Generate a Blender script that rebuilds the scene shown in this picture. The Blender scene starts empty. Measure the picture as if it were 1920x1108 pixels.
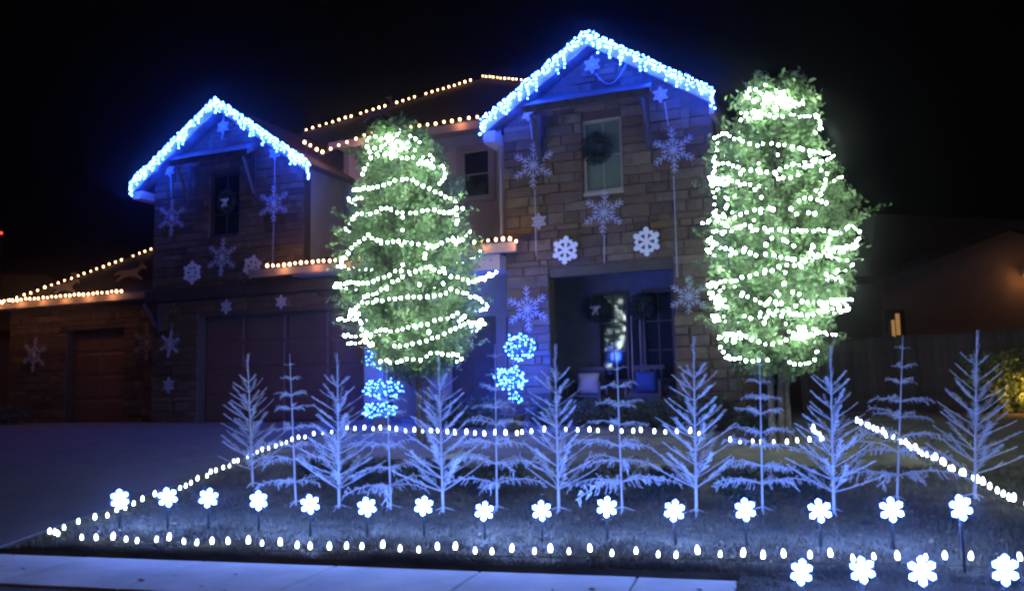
import bpy, bmesh, math, random
import numpy as np
from mathutils import Vector, Matrix, Euler
random.seed(7); np.random.seed(7)
SC = bpy.context.scene
COL = SC.collection
PI = math.pi

# ------------------------------------------------------------------ camera
FPX = 1663.0
ALPHA = math.atan(181 / FPX)
ROLL = math.radians(-1.15)
CAMROT = Matrix.Rotation(PI / 2 + ALPHA, 3, 'X') @ Matrix.Rotation(ROLL, 3, 'Z')
EYE = Vector((0, 0, 1.6))
cam_data = bpy.data.cameras.new('camera'); cam = bpy.data.objects.new('camera', cam_data)
COL.objects.link(cam)
cam_data.sensor_width = 36; cam_data.lens = 36 * FPX / 1920
cam_data.clip_start = 0.1; cam_data.clip_end = 600
cam.matrix_world = Matrix.Translation(EYE) @ CAMROT.to_4x4()
SC.camera = cam

# ------------------------------------------------------------------ world, added dim warm fill for moon and street light, exposure
world = bpy.data.worlds.new('World'); SC.world = world; world.use_nodes = True
wn = world.node_tree; wn.nodes.clear()
sky = wn.nodes.new('ShaderNodeTexSky'); sky.sky_type = 'NISHITA'; sky.sun_disc = False
sky.sun_elevation = math.radians(-4); sky.sun_rotation = math.radians(160)
bg = wn.nodes.new('ShaderNodeBackground'); bg.inputs[1].default_value = 0.03
wo = wn.nodes.new('ShaderNodeOutputWorld')
wn.links.new(sky.outputs[0], bg.inputs[0]); wn.links.new(bg.outputs[0], wo.inputs[0])
sun_d = bpy.data.lights.new('sun', 'SUN'); sun_d.energy = 0.10; sun_d.angle = math.radians(25)
sun_d.color = (1.0, 0.46, 0.34)
sun = bpy.data.objects.new('sun', sun_d); COL.objects.link(sun)
sun.rotation_euler = (math.radians(58), 0, math.radians(-22))
SC.view_settings.view_transform = 'Standard'; SC.view_settings.look = 'None'
SC.view_settings.gamma = 1; SC.view_settings.use_curve_mapping = False
SC.view_settings.exposure = 0.0
SC.cycles.filter_width = 2.5
SC.cycles.use_denoising = True
SC.cycles.max_bounces = 5; SC.cycles.diffuse_bounces = 2; SC.cycles.glossy_bounces = 3
SC.cycles.transmission_bounces = 4; SC.cycles.transparent_max_bounces = 6
SC.cycles.use_light_tree = True
SC.cycles.sample_clamp_indirect = 3.0

# ------------------------------------------------------------------ measured frames
def ray(px, py):
    return CAMROT @ Vector(((px - 960) / FPX, -(py - 554) / FPX, -1))
TH = math.atan(.42)
HO = Vector((-8.46, 21.3, 0))
HU = Vector((math.cos(TH), -math.sin(TH), 0)); HN = Vector((math.sin(TH), math.cos(TH), 0))
def F(px, py, w=0.0):            # a point of the house front plane set w metres forward -> house (u, z)
    d = ray(px, py); t = (HN.dot(HO - EYE) - w) / HN.dot(d); p = EYE + d * t
    return HU.dot(p - HO), p.z
def RP(px, py, z0, w0, pitch):   # a point of a roof plane rising backwards -> house (u, y, z)
    d = ray(px, py); e = EYE - HO
    # w = -HN.p ; z = z0 + pitch*(HN.p + w0)
    t = (z0 + pitch * (HN.dot(e) + w0) - EYE.z) / (d.z - pitch * HN.dot(d))
    p = e + d * t
    return HU.dot(p), HN.dot(p), p.z
def HW(u, y, z):                 # house -> world
    return HO + HU * u + HN * y + Vector((0, 0, z))
SA = math.atan(.28)
SP = Vector((-1.33, 8.5, 0)); SD = Vector((math.cos(SA), -math.sin(SA), 0)); SN = Vector((math.sin(SA), math.cos(SA), 0))
SLOPE = .12; TOP = 1.02
def gz(x, y):
    t = SN.dot(Vector((x, y, 0)) - SP)
    return min(max(t, 0) * SLOPE, TOP)
def S(s, t, z=None):             # sidewalk frame -> world
    p = SP + SD * s + SN * t
    p.z = (min(max(t, 0) * SLOPE, TOP)) if z is None else z
    return p
def G(px, py, h=0.0):            # a point h metres above the ground
    d = ray(px, py); t = 2.0
    while t < 80:
        p = EYE + d * t
        if p.z <= gz(p.x, p.y) + h: return p
        t += .01
    return p
def AT(px, py, Y):
    d = ray(px, py); return EYE + d * (Y / d.y)

# ------------------------------------------------------------------ materials
def newmat(name):
    m = bpy.data.materials.new(name); m.use_nodes = True
    n = m.node_tree; b = n.nodes['Principled BSDF']
    return m, n, b
def plain(name, c, rough=.7, metal=0, scale=8, var=.25, bump=.0, obj_rand=0.0):
    m, n, b = newmat(name)
    tc = n.nodes.new('ShaderNodeTexCoord'); no = n.nodes.new('ShaderNodeTexNoise')
    no.inputs['Scale'].default_value = scale; no.inputs['Detail'].default_value = 6
    n.links.new(tc.outputs['Object'], no.inputs['Vector'])
    r = n.nodes.new('ShaderNodeValToRGB')
    r.color_ramp.elements[0].position = .3; r.color_ramp.elements[1].position = .7
    r.color_ramp.elements[0].color = (*[k * (1 - var) for k in c], 1)
    r.color_ramp.elements[1].color = (*[min(1, k * (1 + var)) for k in c], 1)
    n.links.new(no.outputs['Fac'], r.inputs[0])
    out = r.outputs[0]
    if obj_rand:
        oi = n.nodes.new('ShaderNodeObjectInfo'); hs = n.nodes.new('ShaderNodeHueSaturation')
        mr = n.nodes.new('ShaderNodeMapRange'); mr.inputs[3].default_value = 1 - obj_rand; mr.inputs[4].default_value = 1 + obj_rand
        n.links.new(oi.outputs['Random'], mr.inputs[0]); n.links.new(mr.outputs[0], hs.inputs['Value'])
        n.links.new(out, hs.inputs['Color']); out = hs.outputs[0]
    n.links.new(out, b.inputs['Base Color'])
    b.inputs['Roughness'].default_value = rough; b.inputs['Metallic'].default_value = metal
    if bump:
        bp = n.nodes.new('ShaderNodeBump'); bp.inputs['Strength'].default_value = bump
        n2 = n.nodes.new('ShaderNodeTexNoise'); n2.inputs['Scale'].default_value = scale * 5; n2.inputs['Detail'].default_value = 8
        n.links.new(tc.outputs['Object'], n2.inputs['Vector'])
        n.links.new(n2.outputs['Fac'], bp.inputs['Height']); n.links.new(bp.outputs[0], b.inputs['Normal'])
    return m
def glow(name, c, L):
    m, n, b = newmat(name)
    b.inputs['Base Color'].default_value = (.8, .8, .8, 1)
    b.inputs['Emission Color'].default_value = (*c, 1); b.inputs['Emission Strength'].default_value = L
    return m
def stone_mat():
    m, n, b = newmat('limestone')
    oi = n.nodes.new('ShaderNodeObjectInfo'); ra = n.nodes.new('ShaderNodeValToRGB'); cr = ra.color_ramp
    cols = [(0, (.052, .030, .016)), (.25, (.108, .067, .033)), (.5, (.088, .050, .028)), (.7, (.130, .088, .044)), (.85, (.080, .058, .038)), (1, (.155, .108, .058))]
    cr.elements[0].color = (*cols[0][1], 1); cr.elements[1].color = (*cols[-1][1], 1)
    for p, c in cols[1:-1]:
        e = cr.elements.new(p); e.color = (*c, 1)
    tc = n.nodes.new('ShaderNodeTexCoord'); no = n.nodes.new('ShaderNodeTexNoise'); no.inputs['Scale'].default_value = 5
    no.inputs['Detail'].default_value = 8
    geo = n.nodes.new('ShaderNodeNewGeometry')
    n.links.new(geo.outputs['Position'], no.inputs['Vector'])
    add = n.nodes.new('ShaderNodeMath'); add.operation = 'ADD'
    isl = n.nodes.new('ShaderNodeMath'); isl.operation = 'MULTIPLY_ADD'; isl.inputs[1].default_value = .6; isl.inputs[2].default_value = -.3
    n.links.new(no.outputs['Fac'], isl.inputs[0])
    mx = n.nodes.new('ShaderNodeMath'); mx.operation = 'ADD'
    n.links.new(oi.outputs['Random'], mx.inputs[0]); n.links.new(geo.outputs['Random Per Island'], mx.inputs[1])
    fr = n.nodes.new('ShaderNodeMath'); fr.operation = 'FRACT'; n.links.new(mx.outputs[0], fr.inputs[0])
    n.links.new(fr.outputs[0], add.inputs[0]); n.links.new(isl.outputs[0], add.inputs[1])
    n.links.new(add.outputs[0], ra.inputs[0]); n.links.new(ra.outputs[0], b.inputs['Base Color'])
    b.inputs['Roughness'].default_value = .85
    bp = n.nodes.new('ShaderNodeBump'); bp.inputs['Strength'].default_value = .5; bp.inputs['Distance'].default_value = .03
    n2 = n.nodes.new('ShaderNodeTexNoise'); n2.inputs['Scale'].default_value = 14; n2.inputs['Detail'].default_value = 10
    n.links.new(geo.outputs['Position'], n2.inputs['Vector'])
    n.links.new(n2.outputs['Fac'], bp.inputs['Height']); n.links.new(bp.outputs[0], b.inputs['Normal'])
    return m
M = dict(
    stone=stone_mat(),
    mortar=plain('mortar', (.075, .048, .028), .95, scale=12),
    stucco=plain('stucco_siding', (.30, .25, .21), .9, scale=3, var=.12, bump=.2),
    trim=plain('painted_trim', (.22, .18, .15), .6, scale=4, var=.1),
    darktrim=plain('dark_timber', (.045, .03, .022), .6, scale=6, var=.3),
    shingle=plain('roof_shingles', (.045, .035, .03), .9, scale=9, var=.45, bump=.6),
    garage=plain('garage_door_paint', (.13, .07, .06), .55, scale=2, var=.12),
    door=plain('front_door_wood', (.07, .035, .02), .45, scale=5),
    glass=plain('window_glass', (.012, .015, .018), .06, scale=2, var=.1),
    blind=plain('window_blind', (.10, .135, .11), .8, scale=2, var=.06),
    frame=plain('window_frame_paint', (.30, .25, .22), .5, scale=4, var=.05),
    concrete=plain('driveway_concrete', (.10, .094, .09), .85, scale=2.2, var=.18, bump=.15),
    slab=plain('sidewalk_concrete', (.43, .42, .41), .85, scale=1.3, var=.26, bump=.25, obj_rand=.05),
    asphalt=plain('asphalt', (.05, .05, .05), .9, scale=10, bump=.4),
    soil=plain('soil', (.035, .025, .018), 1, scale=12, var=.4, bump=.8),
    lawn=plain('dormant_lawn', (.085, .072, .042), 1, scale=3, var=.45, bump=.8),
    blade=plain('grass_blades', (.125, .105, .065), .8, scale=1.3, var=.5),
    leaf=plain('oak_leaves', (.11, .18, .066), .6, scale=2.2, var=.6),
    shrub=plain('shrub_leaves', (.05, .06, .025), .6, scale=5, var=.4),
    bark=plain('bark', (.12, .10, .08), .9, scale=14, var=.4, bump=.8),
    tinsel=plain('frosted_white_wire', (.70, .72, .74), .45, scale=20, var=.08),
    wire=plain('white_wire', (.40, .39, .41), .5, scale=20, var=.05),
    plate=plain('white_plastic', (.66, .65, .66), .5, scale=10, var=.04),
    stake=plain('black_plastic', (.012, .012, .014), .5, scale=20, var=.1),
    green=plain('green_plastic', (.015, .04, .02), .5, scale=20, var=.1),
    cable=plain('light_cable', (.02, .05, .02), .6, scale=20, var=.1),
    wreath=plain('wreath_needles', (.018, .03, .015), .8, scale=20, var=.4),
    bow=plain('wreath_ornament', (.55, .45, .35), .4, scale=9, var=.1),
    rock=plain('pale_boulder', (.40, .42, .40), .9, scale=5, var=.2, bump=.5),
    fence=plain('weathered_fence', (.10, .085, .075), .9, scale=4, var=.3, obj_rand=.2),
    nwall=plain('neighbor_siding', (.20, .15, .125), .9, scale=2, var=.1),
    cush=plain('grey_cushion', (.42, .36, .34), .9, scale=6, var=.06),
    cushb=plain('blue_cushion', (.03, .055, .20), .9, scale=6, var=.08),
    chairw=plain('chair_wood', (.05, .035, .03), .6, scale=8),
    pot=plain('planter_pot', (.06, .05, .05), .6, scale=8),
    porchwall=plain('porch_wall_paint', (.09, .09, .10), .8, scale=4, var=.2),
    litter=plain('dry_leaves', (.20, .12, .06), .8, scale=5, var=.4),
    deerwire=plain('dull_white_plastic', (.16, .13, .13), .6, scale=10, var=.1),
    L_flake=glow('lit_snowflake', (.05, .13, 1), 75),
    L_icicle=glow('blue_icicle_bulb', (.03, .115, 1), 165),
    L_blue=glow('blue_mini_bulb', (.018, .085, 1), 110),
    L_cool=glow('cool_white_bulb', (.76, 1.0, .92), 75),
    L_warm=glow('warm_white_bulb', (1.0, .52, .23), 20),
    L_path=glow('path_white_bulb', (.72, .84, 1.0), 13),
    L_amber=glow('amber_lamp', (1.0, .42, .1), 12),
    L_red=glow('red_lamp', (1.0, .05, .03), 3),
    L_win=glow('yellow_lit_glass', (1.0, .5, .1), .28),
)

# ------------------------------------------------------------------ mesh helpers
class MB:
    def __init__(s): s.v = []; s.f = []
    def poly(s, pts):
        i = len(s.v); s.v += [tuple(p) for p in pts]; s.f.append(tuple(range(i, i + len(pts)))); return s
    def box(s, x0, x1, y0, y1, z0, z1):
        i = len(s.v)
        s.v += [(x0, y0, z0), (x1, y0, z0), (x1, y1, z0), (x0, y1, z0), (x0, y0, z1), (x1, y0, z1), (x1, y1, z1), (x0, y1, z1)]
        for q in ((3, 2, 1, 0), (4, 5, 6, 7), (0, 1, 5, 4), (1, 2, 6, 5), (2, 3, 7, 6), (3, 0, 4, 7)): s.f.append(tuple(i + k for k in q))
        return s
    def tube(s, a, b, r0, r1=None, n=5, cap=True):
        a = Vector(a); b = Vector(b); r1 = r0 if r1 is None else r1
        d = (b - a); d = d.normalized() if d.length > 1e-9 else Vector((0, 0, 1))
        e = d.cross(Vector((0, 0, 1)) if abs(d.z) < .9 else Vector((1, 0, 0))).normalized(); g = d.cross(e)
        i = len(s.v)
        for c, r in ((a, r0), (b, r1)):
            for k in range(n):
                t = 2 * PI * k / n; s.v.append(tuple(c + (e * math.cos(t) + g * math.sin(t)) * r))
        for k in range(n): s.f.append((i + k, i + (k + 1) % n, i + n + (k + 1) % n, i + n + k))
        if cap: s.f.append(tuple(i + k for k in reversed(range(n)))); s.f.append(tuple(i + n + k for k in range(n)))
        return s
    def path(s, pts, r, n=5):
        for a, b in zip(pts, pts[1:]): s.tube(a, b, r, r, n)
        return s
    def ico(s, c, rx, ry=None, rz=None, sub=1):
        ry = ry or rx; rz = rz or rx
        V, Fc = ICO[sub]; i = len(s.v)
        s.v += [(c[0] + x * rx, c[1] + y * ry, c[2] + z * rz) for x, y, z in V]
        s.f += [tuple(i + k for k in f) for f in Fc]; return s
    def prism(s, pts, y0, y1):      # xz outline (counter-clockwise seen from -y) extruded along y, star-shaped about its mean
        n = len(pts); i = len(s.v)
        s.v += [(p[0], y0, p[1]) for p in pts] + [(p[0], y1, p[1]) for p in pts]
        s.f.append(tuple(i + k for k in range(n))); s.f.append(tuple(i + n + k for k in reversed(range(n))))
        for k in range(n): s.f.append((i + k, i + n + k, i + n + (k + 1) % n, i + (k + 1) % n))
        return s
    def mesh(s, name, m, smooth=False):
        me = bpy.data.meshes.new(name); me.from_pydata(s.v, [], s.f); me.materials.append(m)
        if smooth: me.polygons.foreach_set('use_smooth', [True] * len(me.polygons))
        me.update(); return me
    def build(s, name, m, parent=None, smooth=False, loc=None, rot=None):
        return link(name, s.mesh(name, m, smooth), parent, loc, rot)
def _ico(sub):
    bm = bmesh.new(); bmesh.ops.create_icosphere(bm, subdivisions=sub, radius=1)
    V = [tuple(v.co) for v in bm.verts]; Fc = [tuple(v.index for v in f.verts) for f in bm.faces]; bm.free(); return V, Fc
ICO = {k: _ico(k) for k in (1, 2, 3)}
def link(name, me, parent=None, loc=None, rot=None, scale=None):
    o = bpy.data.objects.new(name, me); COL.objects.link(o)
    if parent is not None: o.parent = parent
    if loc is not None: o.location = loc
    if rot is not None: o.rotation_euler = rot
    if scale is not None: o.scale = scale
    return o
def tag(o, label=None, cat=None, group=None, kind=None):
    if label: o['label'] = label
    if cat: o['category'] = cat
    if group: o['group'] = group
    if kind: o['kind'] = kind
    return o
def thing(name, loc, rz, label, cat, group=None):
    o = link(name, None, None, loc, (0, 0, rz)); o.empty_display_size = .1
    return tag(o, label, cat, group)
def copy_tree(o, parent=None):
    c = o.copy(); COL.objects.link(c)
    if parent is not None: c.parent = parent
    for ch in list(o.children): copy_tree(ch, c)
    return c
def np_mesh(name, verts, faces, m, parent=None):
    me = bpy.data.meshes.new(name)
    nv, nf, k = len(verts), len(faces), faces.shape[1]
    me.vertices.add(nv); me.vertices.foreach_set('co', verts.astype(np.float32).ravel())
    me.loops.add(nf * k); me.loops.foreach_set('vertex_index', faces.astype(np.int32).ravel())
    me.polygons.add(nf); me.polygons.foreach_set('loop_start', np.arange(0, nf * k, k, dtype=np.int32))
    me.polygons.foreach_set('loop_total', np.full(nf, k, dtype=np.int32))
    me.update(calc_edges=True); me.materials.append(m)
    return link(name, me, parent)
def leaves(centers, size, name, m, parent=None):     # many small diamond leaves
    n = len(centers); a = np.random.normal(size=(n, 3)); a /= np.linalg.norm(a, axis=1)[:, None]
    b = np.cross(a, np.random.normal(size=(n, 3))); b /= np.linalg.norm(b, axis=1)[:, None]
    sz = (size * np.random.uniform(.6, 1.3, n))[:, None]
    v = np.stack([centers - a * sz, centers + b * sz * .42, centers + a * sz, centers - b * sz * .42], 1).reshape(-1, 3)
    return np_mesh(name, v, np.arange(4 * n).reshape(n, 4), m, parent)

# ================================================================== SETTING: ground
def sheet(name, m, pts_st, dz=0.0, kind='structure', parent=None):
    mb = MB(); mb.poly([S(s, t, None if z is None else z) + Vector((0, 0, dz)) for s, t, z in pts_st])
    o = mb.build(name, m, parent); 
    if kind: o['kind'] = kind
    return o
# terrain: street level, verge, lawn slope, house level out to the horizon
mb = MB()
X0, X1 = -150, 150
def strip(t0, z0, t1, z1, s0=X0, s1=X1): mb.poly([S(s0, t0, z0), S(s1, t0, z0), S(s1, t1, z1), S(s0, t1, z1)])
strip(-2.75, -.02, .13, -.02 - .04)
strip(.13, -.06, .20, -.06); strip(.20, -.06, .201, .022); strip(.201, .022, 8.5, 1.02); strip(8.5, 1.02, 260, 1.02)
o = mb.build('ground', M['lawn']); o['kind'] = 'structure'
mb = MB(); mb.poly([S(X0, -120, -.16), S(X1, -120, -.16), S(X1, -2.88, -.16), S(X0, -2.88, -.16)])
o = mb.build('street', M['asphalt']); o['kind'] = 'structure'
mb = MB()
for z in (0,):
    a = [S(X0, -2.9, -.16), S(X1, -2.9, -.16), S(X1, -2.9, -.01), S(X0, -2.9, -.01)]; mb.poly(a)
    mb.poly([S(X0, -2.9, -.01), S(X1, -2.9, -.01), S(X1, -2.74, -.01), S(X0, -2.74, -.01)])
o = mb.build('kerb', M['concrete']); o['kind'] = 'structure'
# verge of dark turf between pavement and kerb
tag(sheet('verge', M['soil'], [(-40, -2.74, -.012), (3.3, -2.74, -.012), (3.3, -1.27, -.012), (-40, -1.27, -.012)]))
# sidewalk: slabs one by one
walk = link('sidewalk', MB().poly([S(-16, -1.27, -.015), S(3.3, -1.27, -.015), S(3.3, .0, -.015), S(-16, .0, -.015)]).mesh('sidewalk', M['soil']))
walk['kind'] = 'structure'
s = -16.0
while s < 3.3:
    e = min(s + 1.42, 3.3) - .016
    pts = [S(s, -1.26, 0), S(e, -1.26, 0), S(e, -.01, 0), S(s, -.01, 0)]
    mb = MB(); i = 0
    lo = [p + Vector((0, 0, -.06)) for p in pts]
    c = sum(pts, Vector()) / 4
    inn = [p + (c - p).normalized() * .014 for p in pts]; hi = [p + Vector((0, 0, random.uniform(.003, .006))) for p in inn]
    mid = [p + Vector((0, 0, -.006)) for p in pts]
    mb.poly(hi)
    for k in range(4):
        j = (k + 1) % 4
        mb.poly([mid[k], mid[j], hi[j], hi[k]]); mb.poly([lo[k], lo[j], mid[j], mid[k]])
    mb.build('slab', M['slab'], walk)
    s += 1.42
# driveway panels
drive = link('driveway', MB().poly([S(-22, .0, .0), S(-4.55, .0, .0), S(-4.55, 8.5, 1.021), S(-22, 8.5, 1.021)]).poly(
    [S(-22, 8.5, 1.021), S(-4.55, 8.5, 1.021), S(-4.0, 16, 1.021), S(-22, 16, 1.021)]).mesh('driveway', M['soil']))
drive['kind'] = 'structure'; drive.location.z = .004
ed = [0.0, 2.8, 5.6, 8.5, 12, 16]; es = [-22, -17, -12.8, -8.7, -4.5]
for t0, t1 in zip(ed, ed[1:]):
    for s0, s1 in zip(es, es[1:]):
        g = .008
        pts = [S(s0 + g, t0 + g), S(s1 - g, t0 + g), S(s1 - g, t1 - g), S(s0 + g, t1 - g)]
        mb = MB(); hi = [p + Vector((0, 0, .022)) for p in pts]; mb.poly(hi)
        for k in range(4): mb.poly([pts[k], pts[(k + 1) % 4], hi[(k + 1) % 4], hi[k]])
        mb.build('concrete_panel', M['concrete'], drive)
# dark edging soil between slabs and lawn
tag(sheet('soil_trench', M['soil'], [(-4.4, .002, -.035), (3.3, .002, -.035), (3.3, .198, -.05), (-4.4, .198, -.05)]))
# grass blades
def blades(n, s0, s1, t0, t1, name, h=.05, flat=False):
    s = np.random.uniform(s0, s1, n); t = t0 + (t1 - t0) * np.random.uniform(0, 1, n) ** 1.3
    # clumpy
    nz = np.sin(s * 9 + 3 * np.sin(t * 5)) * np.sin(t * 11 + 2 * np.sin(s * 7)) + .6 * np.sin(s * 3.1 + t * 2.3)
    keep = np.random.uniform(0, 1, n) < (.55 + .3 * nz)
    s, t, nz = s[keep], t[keep], nz[keep]; n = len(s)
    bx = SP.x + SD.x * s + SN.x * t; by = SP.y + SD.y * s + SN.y * t
    bz = np.clip(t, 0, 8.5) * SLOPE - (.0 if not flat else .0)
    a = np.random.uniform(0, 2 * PI, n); hh = h * np.random.uniform(.4, 1.3, n) * (1 + .35 * nz); w = .004 + .003 * np.random.rand(n)
    lx = np.random.normal(0, .6, n) * hh; ly = np.random.normal(0, .6, n) * hh
    c = np.stack([bx, by, bz], 1)
    v = np.stack([c + np.stack([np.cos(a) * w, np.sin(a) * w, 0 * a], 1), c - np.stack([np.cos(a) * w, np.sin(a) * w, 0 * a], 1),
                  c + np.stack([lx, ly, hh], 1)], 1).reshape(-1, 3)
    o = np_mesh(name, v, np.arange(3 * n).reshape(n, 3), M['blade'])
    return o
tag(blades(170000, -4.4, 8.0, .21, 4.6, 'lawn_grass'), 'pale dormant grass of the front lawn around the snowflake stakes', 'grass', kind='stuff')
tag(blades(24000, -4.4, 8.0, .19, .30, 'lawn_edge_grass', .055), 'ragged grass edge hanging along the dark trench by the sidewalk', 'grass', kind='stuff')
def litter(n, s0, s1, t0, t1, name):
    s = np.random.uniform(s0, s1, n); t = np.random.uniform(t0, t1, n)
    c = np.stack([SP.x + SD.x * s + SN.x * t, SP.y + SD.y * s + SN.y * t, np.clip(t, 0, 8.5) * SLOPE + np.where(t > 0, .035, .012)], 1)
    a = np.random.uniform(0, 2 * PI, n); l = np.random.uniform(.015, .04, n)
    u = np.stack([np.cos(a) * l, np.sin(a) * l, np.random.uniform(-.3, .3, n) * l], 1); v = np.stack([-np.sin(a) * l * .5, np.cos(a) * l * .5, np.random.uniform(-.3, .5, n) * l], 1)
    return np_mesh(name, np.stack([c - u, c + v, c + u, c - v], 1).reshape(-1, 3), np.arange(4 * n).reshape(n, 4), M['litter'])
tag(litter(1500, -4.4, 7.5, .3, 6.5, 'fallen_leaves'), 'dry brown leaves scattered over the lawn', 'leaves', kind='stuff')
tag(litter(35, -8, 3.3, -1.25, -.05, 'sidewalk_leaves'), 'a few dry leaves lying on the sidewalk slabs', 'leaves', kind='stuff')
# the grass patch that interrupts the sidewalk at right
mb = MB(); mb.poly([S(3.3, -2.74, .0), S(30, -2.74, .0), S(30, .131, .008), S(3.3, .131, .008)])
o = mb.build('grass_strip', M['lawn']); o['kind'] = 'structure'
tag(blades(60000, 3.3, 8.0, -1.6, .15, 'strip_grass', .05, True), 'scruffy grass patch at the right end of the sidewalk', 'grass', kind='stuff')

# ================================================================== THE HOUSE
house = thing('house', HO, -TH, 'two-storey stone house with two blue lit gables and three garage bays', 'house')
STONES = []          # candidate stones: (size on screen, parent wall, u0,u1,z0,z1,yfront)
def in_holes(u0, u1, z0, z1, holes):
    return any(u0 < h[1] - .01 and u1 > h[0] + .01 and z0 < h[3] - .01 and z1 > h[2] + .01 for h in holes)
def wall(name, u0, u1, z0, z1, y, th, holes, m, gable=None, stones=True, label=None):
    us = sorted({u0, u1} | {min(max(h[k], u0), u1) for h in holes for k in (0, 1)}); zs = sorted({z0, z1} | {min(max(h[k], z0), z1) for h in holes for k in (2, 3)})
    mb = MB()
    for a, b in zip(us, us[1:]):
        for c, d in zip(zs, zs[1:]):
            if b - a < 1e-4 or d - c < 1e-4: continue
            if in_holes(a, b, c, d, holes): continue
            mb.box(a, b, y, y + th, c, d)
    top = lambda u: z1
    if gable:
        (ga, gza), (gb, gzb), (gc, gzc) = gable   # left eave, apex, right eave at the wall
        def top(u):
            return gza + (gzb - gza) * (u - ga) / (gb - ga) if u < gb else gzb + (gzc - gzb) * (u - gb) / (gc - gb)
        mb.prism([(u0, z1), (u1, z1), (u1, max(z1 + .01, top(u1))), (gb, gzb), (u0, max(z1 + .01, top(u0)))], y, y + th)
    w = mb.build(name, m, house)
    if label: w['label'] = label
    if stones:
        z = z0
        ztop = z1 if not gable else gable[1][1]
        while z < ztop - .08:
            h = random.choice([.11, .14, .17, .2, .24]); h = min(h, ztop - z)
            hs = sorted([(hh[0], hh[1]) for hh in holes if z < hh[3] - .01 and z + h > hh[2] + .01])
            spans = []; c = u0
            for a, b in hs:
                if a > c: spans.append((c, a))
                c = max(c, b)
            if c < u1: spans.append((c, u1))
            # limit height by nearest hole edge
            for a, b in spans:
                u = a
                while u < b - .04:
                    l = random.uniform(.22, .72) if random.random() < .8 else random.uniform(.1, .22)
                    if b - u - l < .14: l = b - u
                    e = u + l; zz = z + h
                    if gable and z + h > min(top(u), top(e)):
                        # shorten until it fits
                        if z + h > max(top(u), top(e)) and not (u < gable[1][0] < e): u = e; continue
                        zz = min(zz, max(min(top(u), top(e)), z + .05))
                        if zz - z < .07: u = e; continue
                    STONES.append((w, u + .004, e - .004, z + .004, zz - .004, y - random.uniform(.012, .038)))
                    u = e
            z += h
    return w
# --- measured outlines
def A(px, py, w): return F(px, py, w)
YL, YR = 0.0, -.6                 # wall planes (y = -w)
La, Ll, Lr = A(408, 190, .45), A(247, 345, .45), A(580, 312, .45)
Ra, Rl, Rr = A(1102, 66, 1.05), A(903, 232, 1.05), A(1338, 178, 1.05)
zL = (Ll[1] + Lr[1]) / 2; Ll = (Ll[0], zL + .03); Lr = (Lr[0], zL - .03)
zR = (Rl[1] + Rr[1]) / 2; Rl = (Rl[0], zR + .02); Rr = (Rr[0], zR - .02)
def gtop(L, Ap, R, off=.16):
    return ((L[0], L[1] - off), (Ap[0], Ap[1] - off), (R[0], R[1] - off))
# left gable wall
lw = A(392, 325, 0); lw2 = A(450, 440, 0)
LW = (1.42, 2.30, 5.40, 6.90)
wall_l = wall('gable_wall', -.30, 4.12, 4.20, 6.95, YL, .25, [LW], M['mortar'], gtop(Ll, La, Lr), label='left stone gable wall')
# garage wall below
GD = (1.15, 5.82, 1.02, 3.50)
wall_g = wall('garage_wall', -.25, 6.25, 1.02, 3.92, YL, .30, [GD], M['mortar'])
WD = (-3.80, -1.80, 1.02, 3.45)
wall_w = wall('wing_wall', -5.95, -.26, 1.02, 4.12, .6, .30, [WD], M['mortar'])
# right gable wall
RW = (10.95, 11.72, 5.32, 6.72)
PO = (10.20, 12.60, 1.02, 3.93)
wall_r = wall('gable_wall', 9.32, 13.42, 1.02, 6.75, YR, .28, [RW, PO], M['mortar'], gtop(Rl, Ra, Rr), label='right stone gable wall')
# side returns, simple
mb = MB(); mb.box(-.30, -.05, .26, 6, 1.02, 6.9); mb.box(3.87, 4.12, .26, 6, 4.2, 6.9); mb.build('side_wall', M['stucco'], house)
mb = MB(); mb.box(9.32, 9.57, -.31, 6, 1.02, 6.7); mb.box(13.17, 13.42, -.31, 6, 1.02, 6.7); mb.build('side_wall', M['stucco'], house)
mb = MB(); mb.box(-5.95, -5.7, .91, 6, 1.02, 4.1); mb.build('side_wall', M['stucco'], house)
# middle upper stucco wall with its window
MW = (7.32, 8.04, 6.00, 7.12)
wall_m = wall('upper_wall', 4.13, 9.31, 4.70, 7.55, 1.6, .2, [MW], M['stucco'], stones=False, label='smooth upper wall between the two gables')
for u in (4.15, 8.75): MB().box(u, u + .1, 1.55, 1.598, 4.9, 7.5).build('corner_board', M['trim'], house)
mb = MB(); mb.tube((8.95, 1.48, 4.9), (8.95, 1.48, 7.4), .04, n=8); mb.build('downspout', M['trim'], house)
mb = MB(); mb.tube((9.26, -.66, 4.4), (9.26, -.66, 6.75), .035, n=8); mb.build('downspout', M['trim'], house)
# entry recess
wall('entry_wall', 6.26, 9.31, 1.02, 4.55, 1.6, .2, [(7.0, 8.1, 1.04, 3.3), (8.3, 8.9, 1.6, 3.3)], M['stucco'], stones=False, label='recessed wall around the front door')
mb = MB(); mb.box(6.0, 6.25, .31, 1.6, 1.02, 4.2); mb.build('side_wall', M['stucco'], house)
mb = MB(); mb.box(5.95, 6.9, -.9, 1.58, 1.021, 1.10); mb.box(6.9, 10.1, -.5, 1.58, 1.021, 1.10); mb.build('entry_step', M['concrete'], house)
# door
d = MB().box(7.02, 8.08, 1.62, 1.68, 1.05, 3.28).build('door', M['door'], house)
for k in range(3):
    for q in range(2):
        MB().box(7.14 + q * .46, 7.50 + q * .46, 1.605, 1.62, 1.2 + k * .68, 1.75 + k * .68).build('door_panel', M['door'], d)
MB().ico((8.0, 1.57, 2.1), .035).build('handle', M['frame'], d)
# pier of the entry lit blue
pier = MB().box(5.90, 6.26, -.32, -.005, 1.02, 4.05).build('entry_pier', M['stucco'], house)
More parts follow.
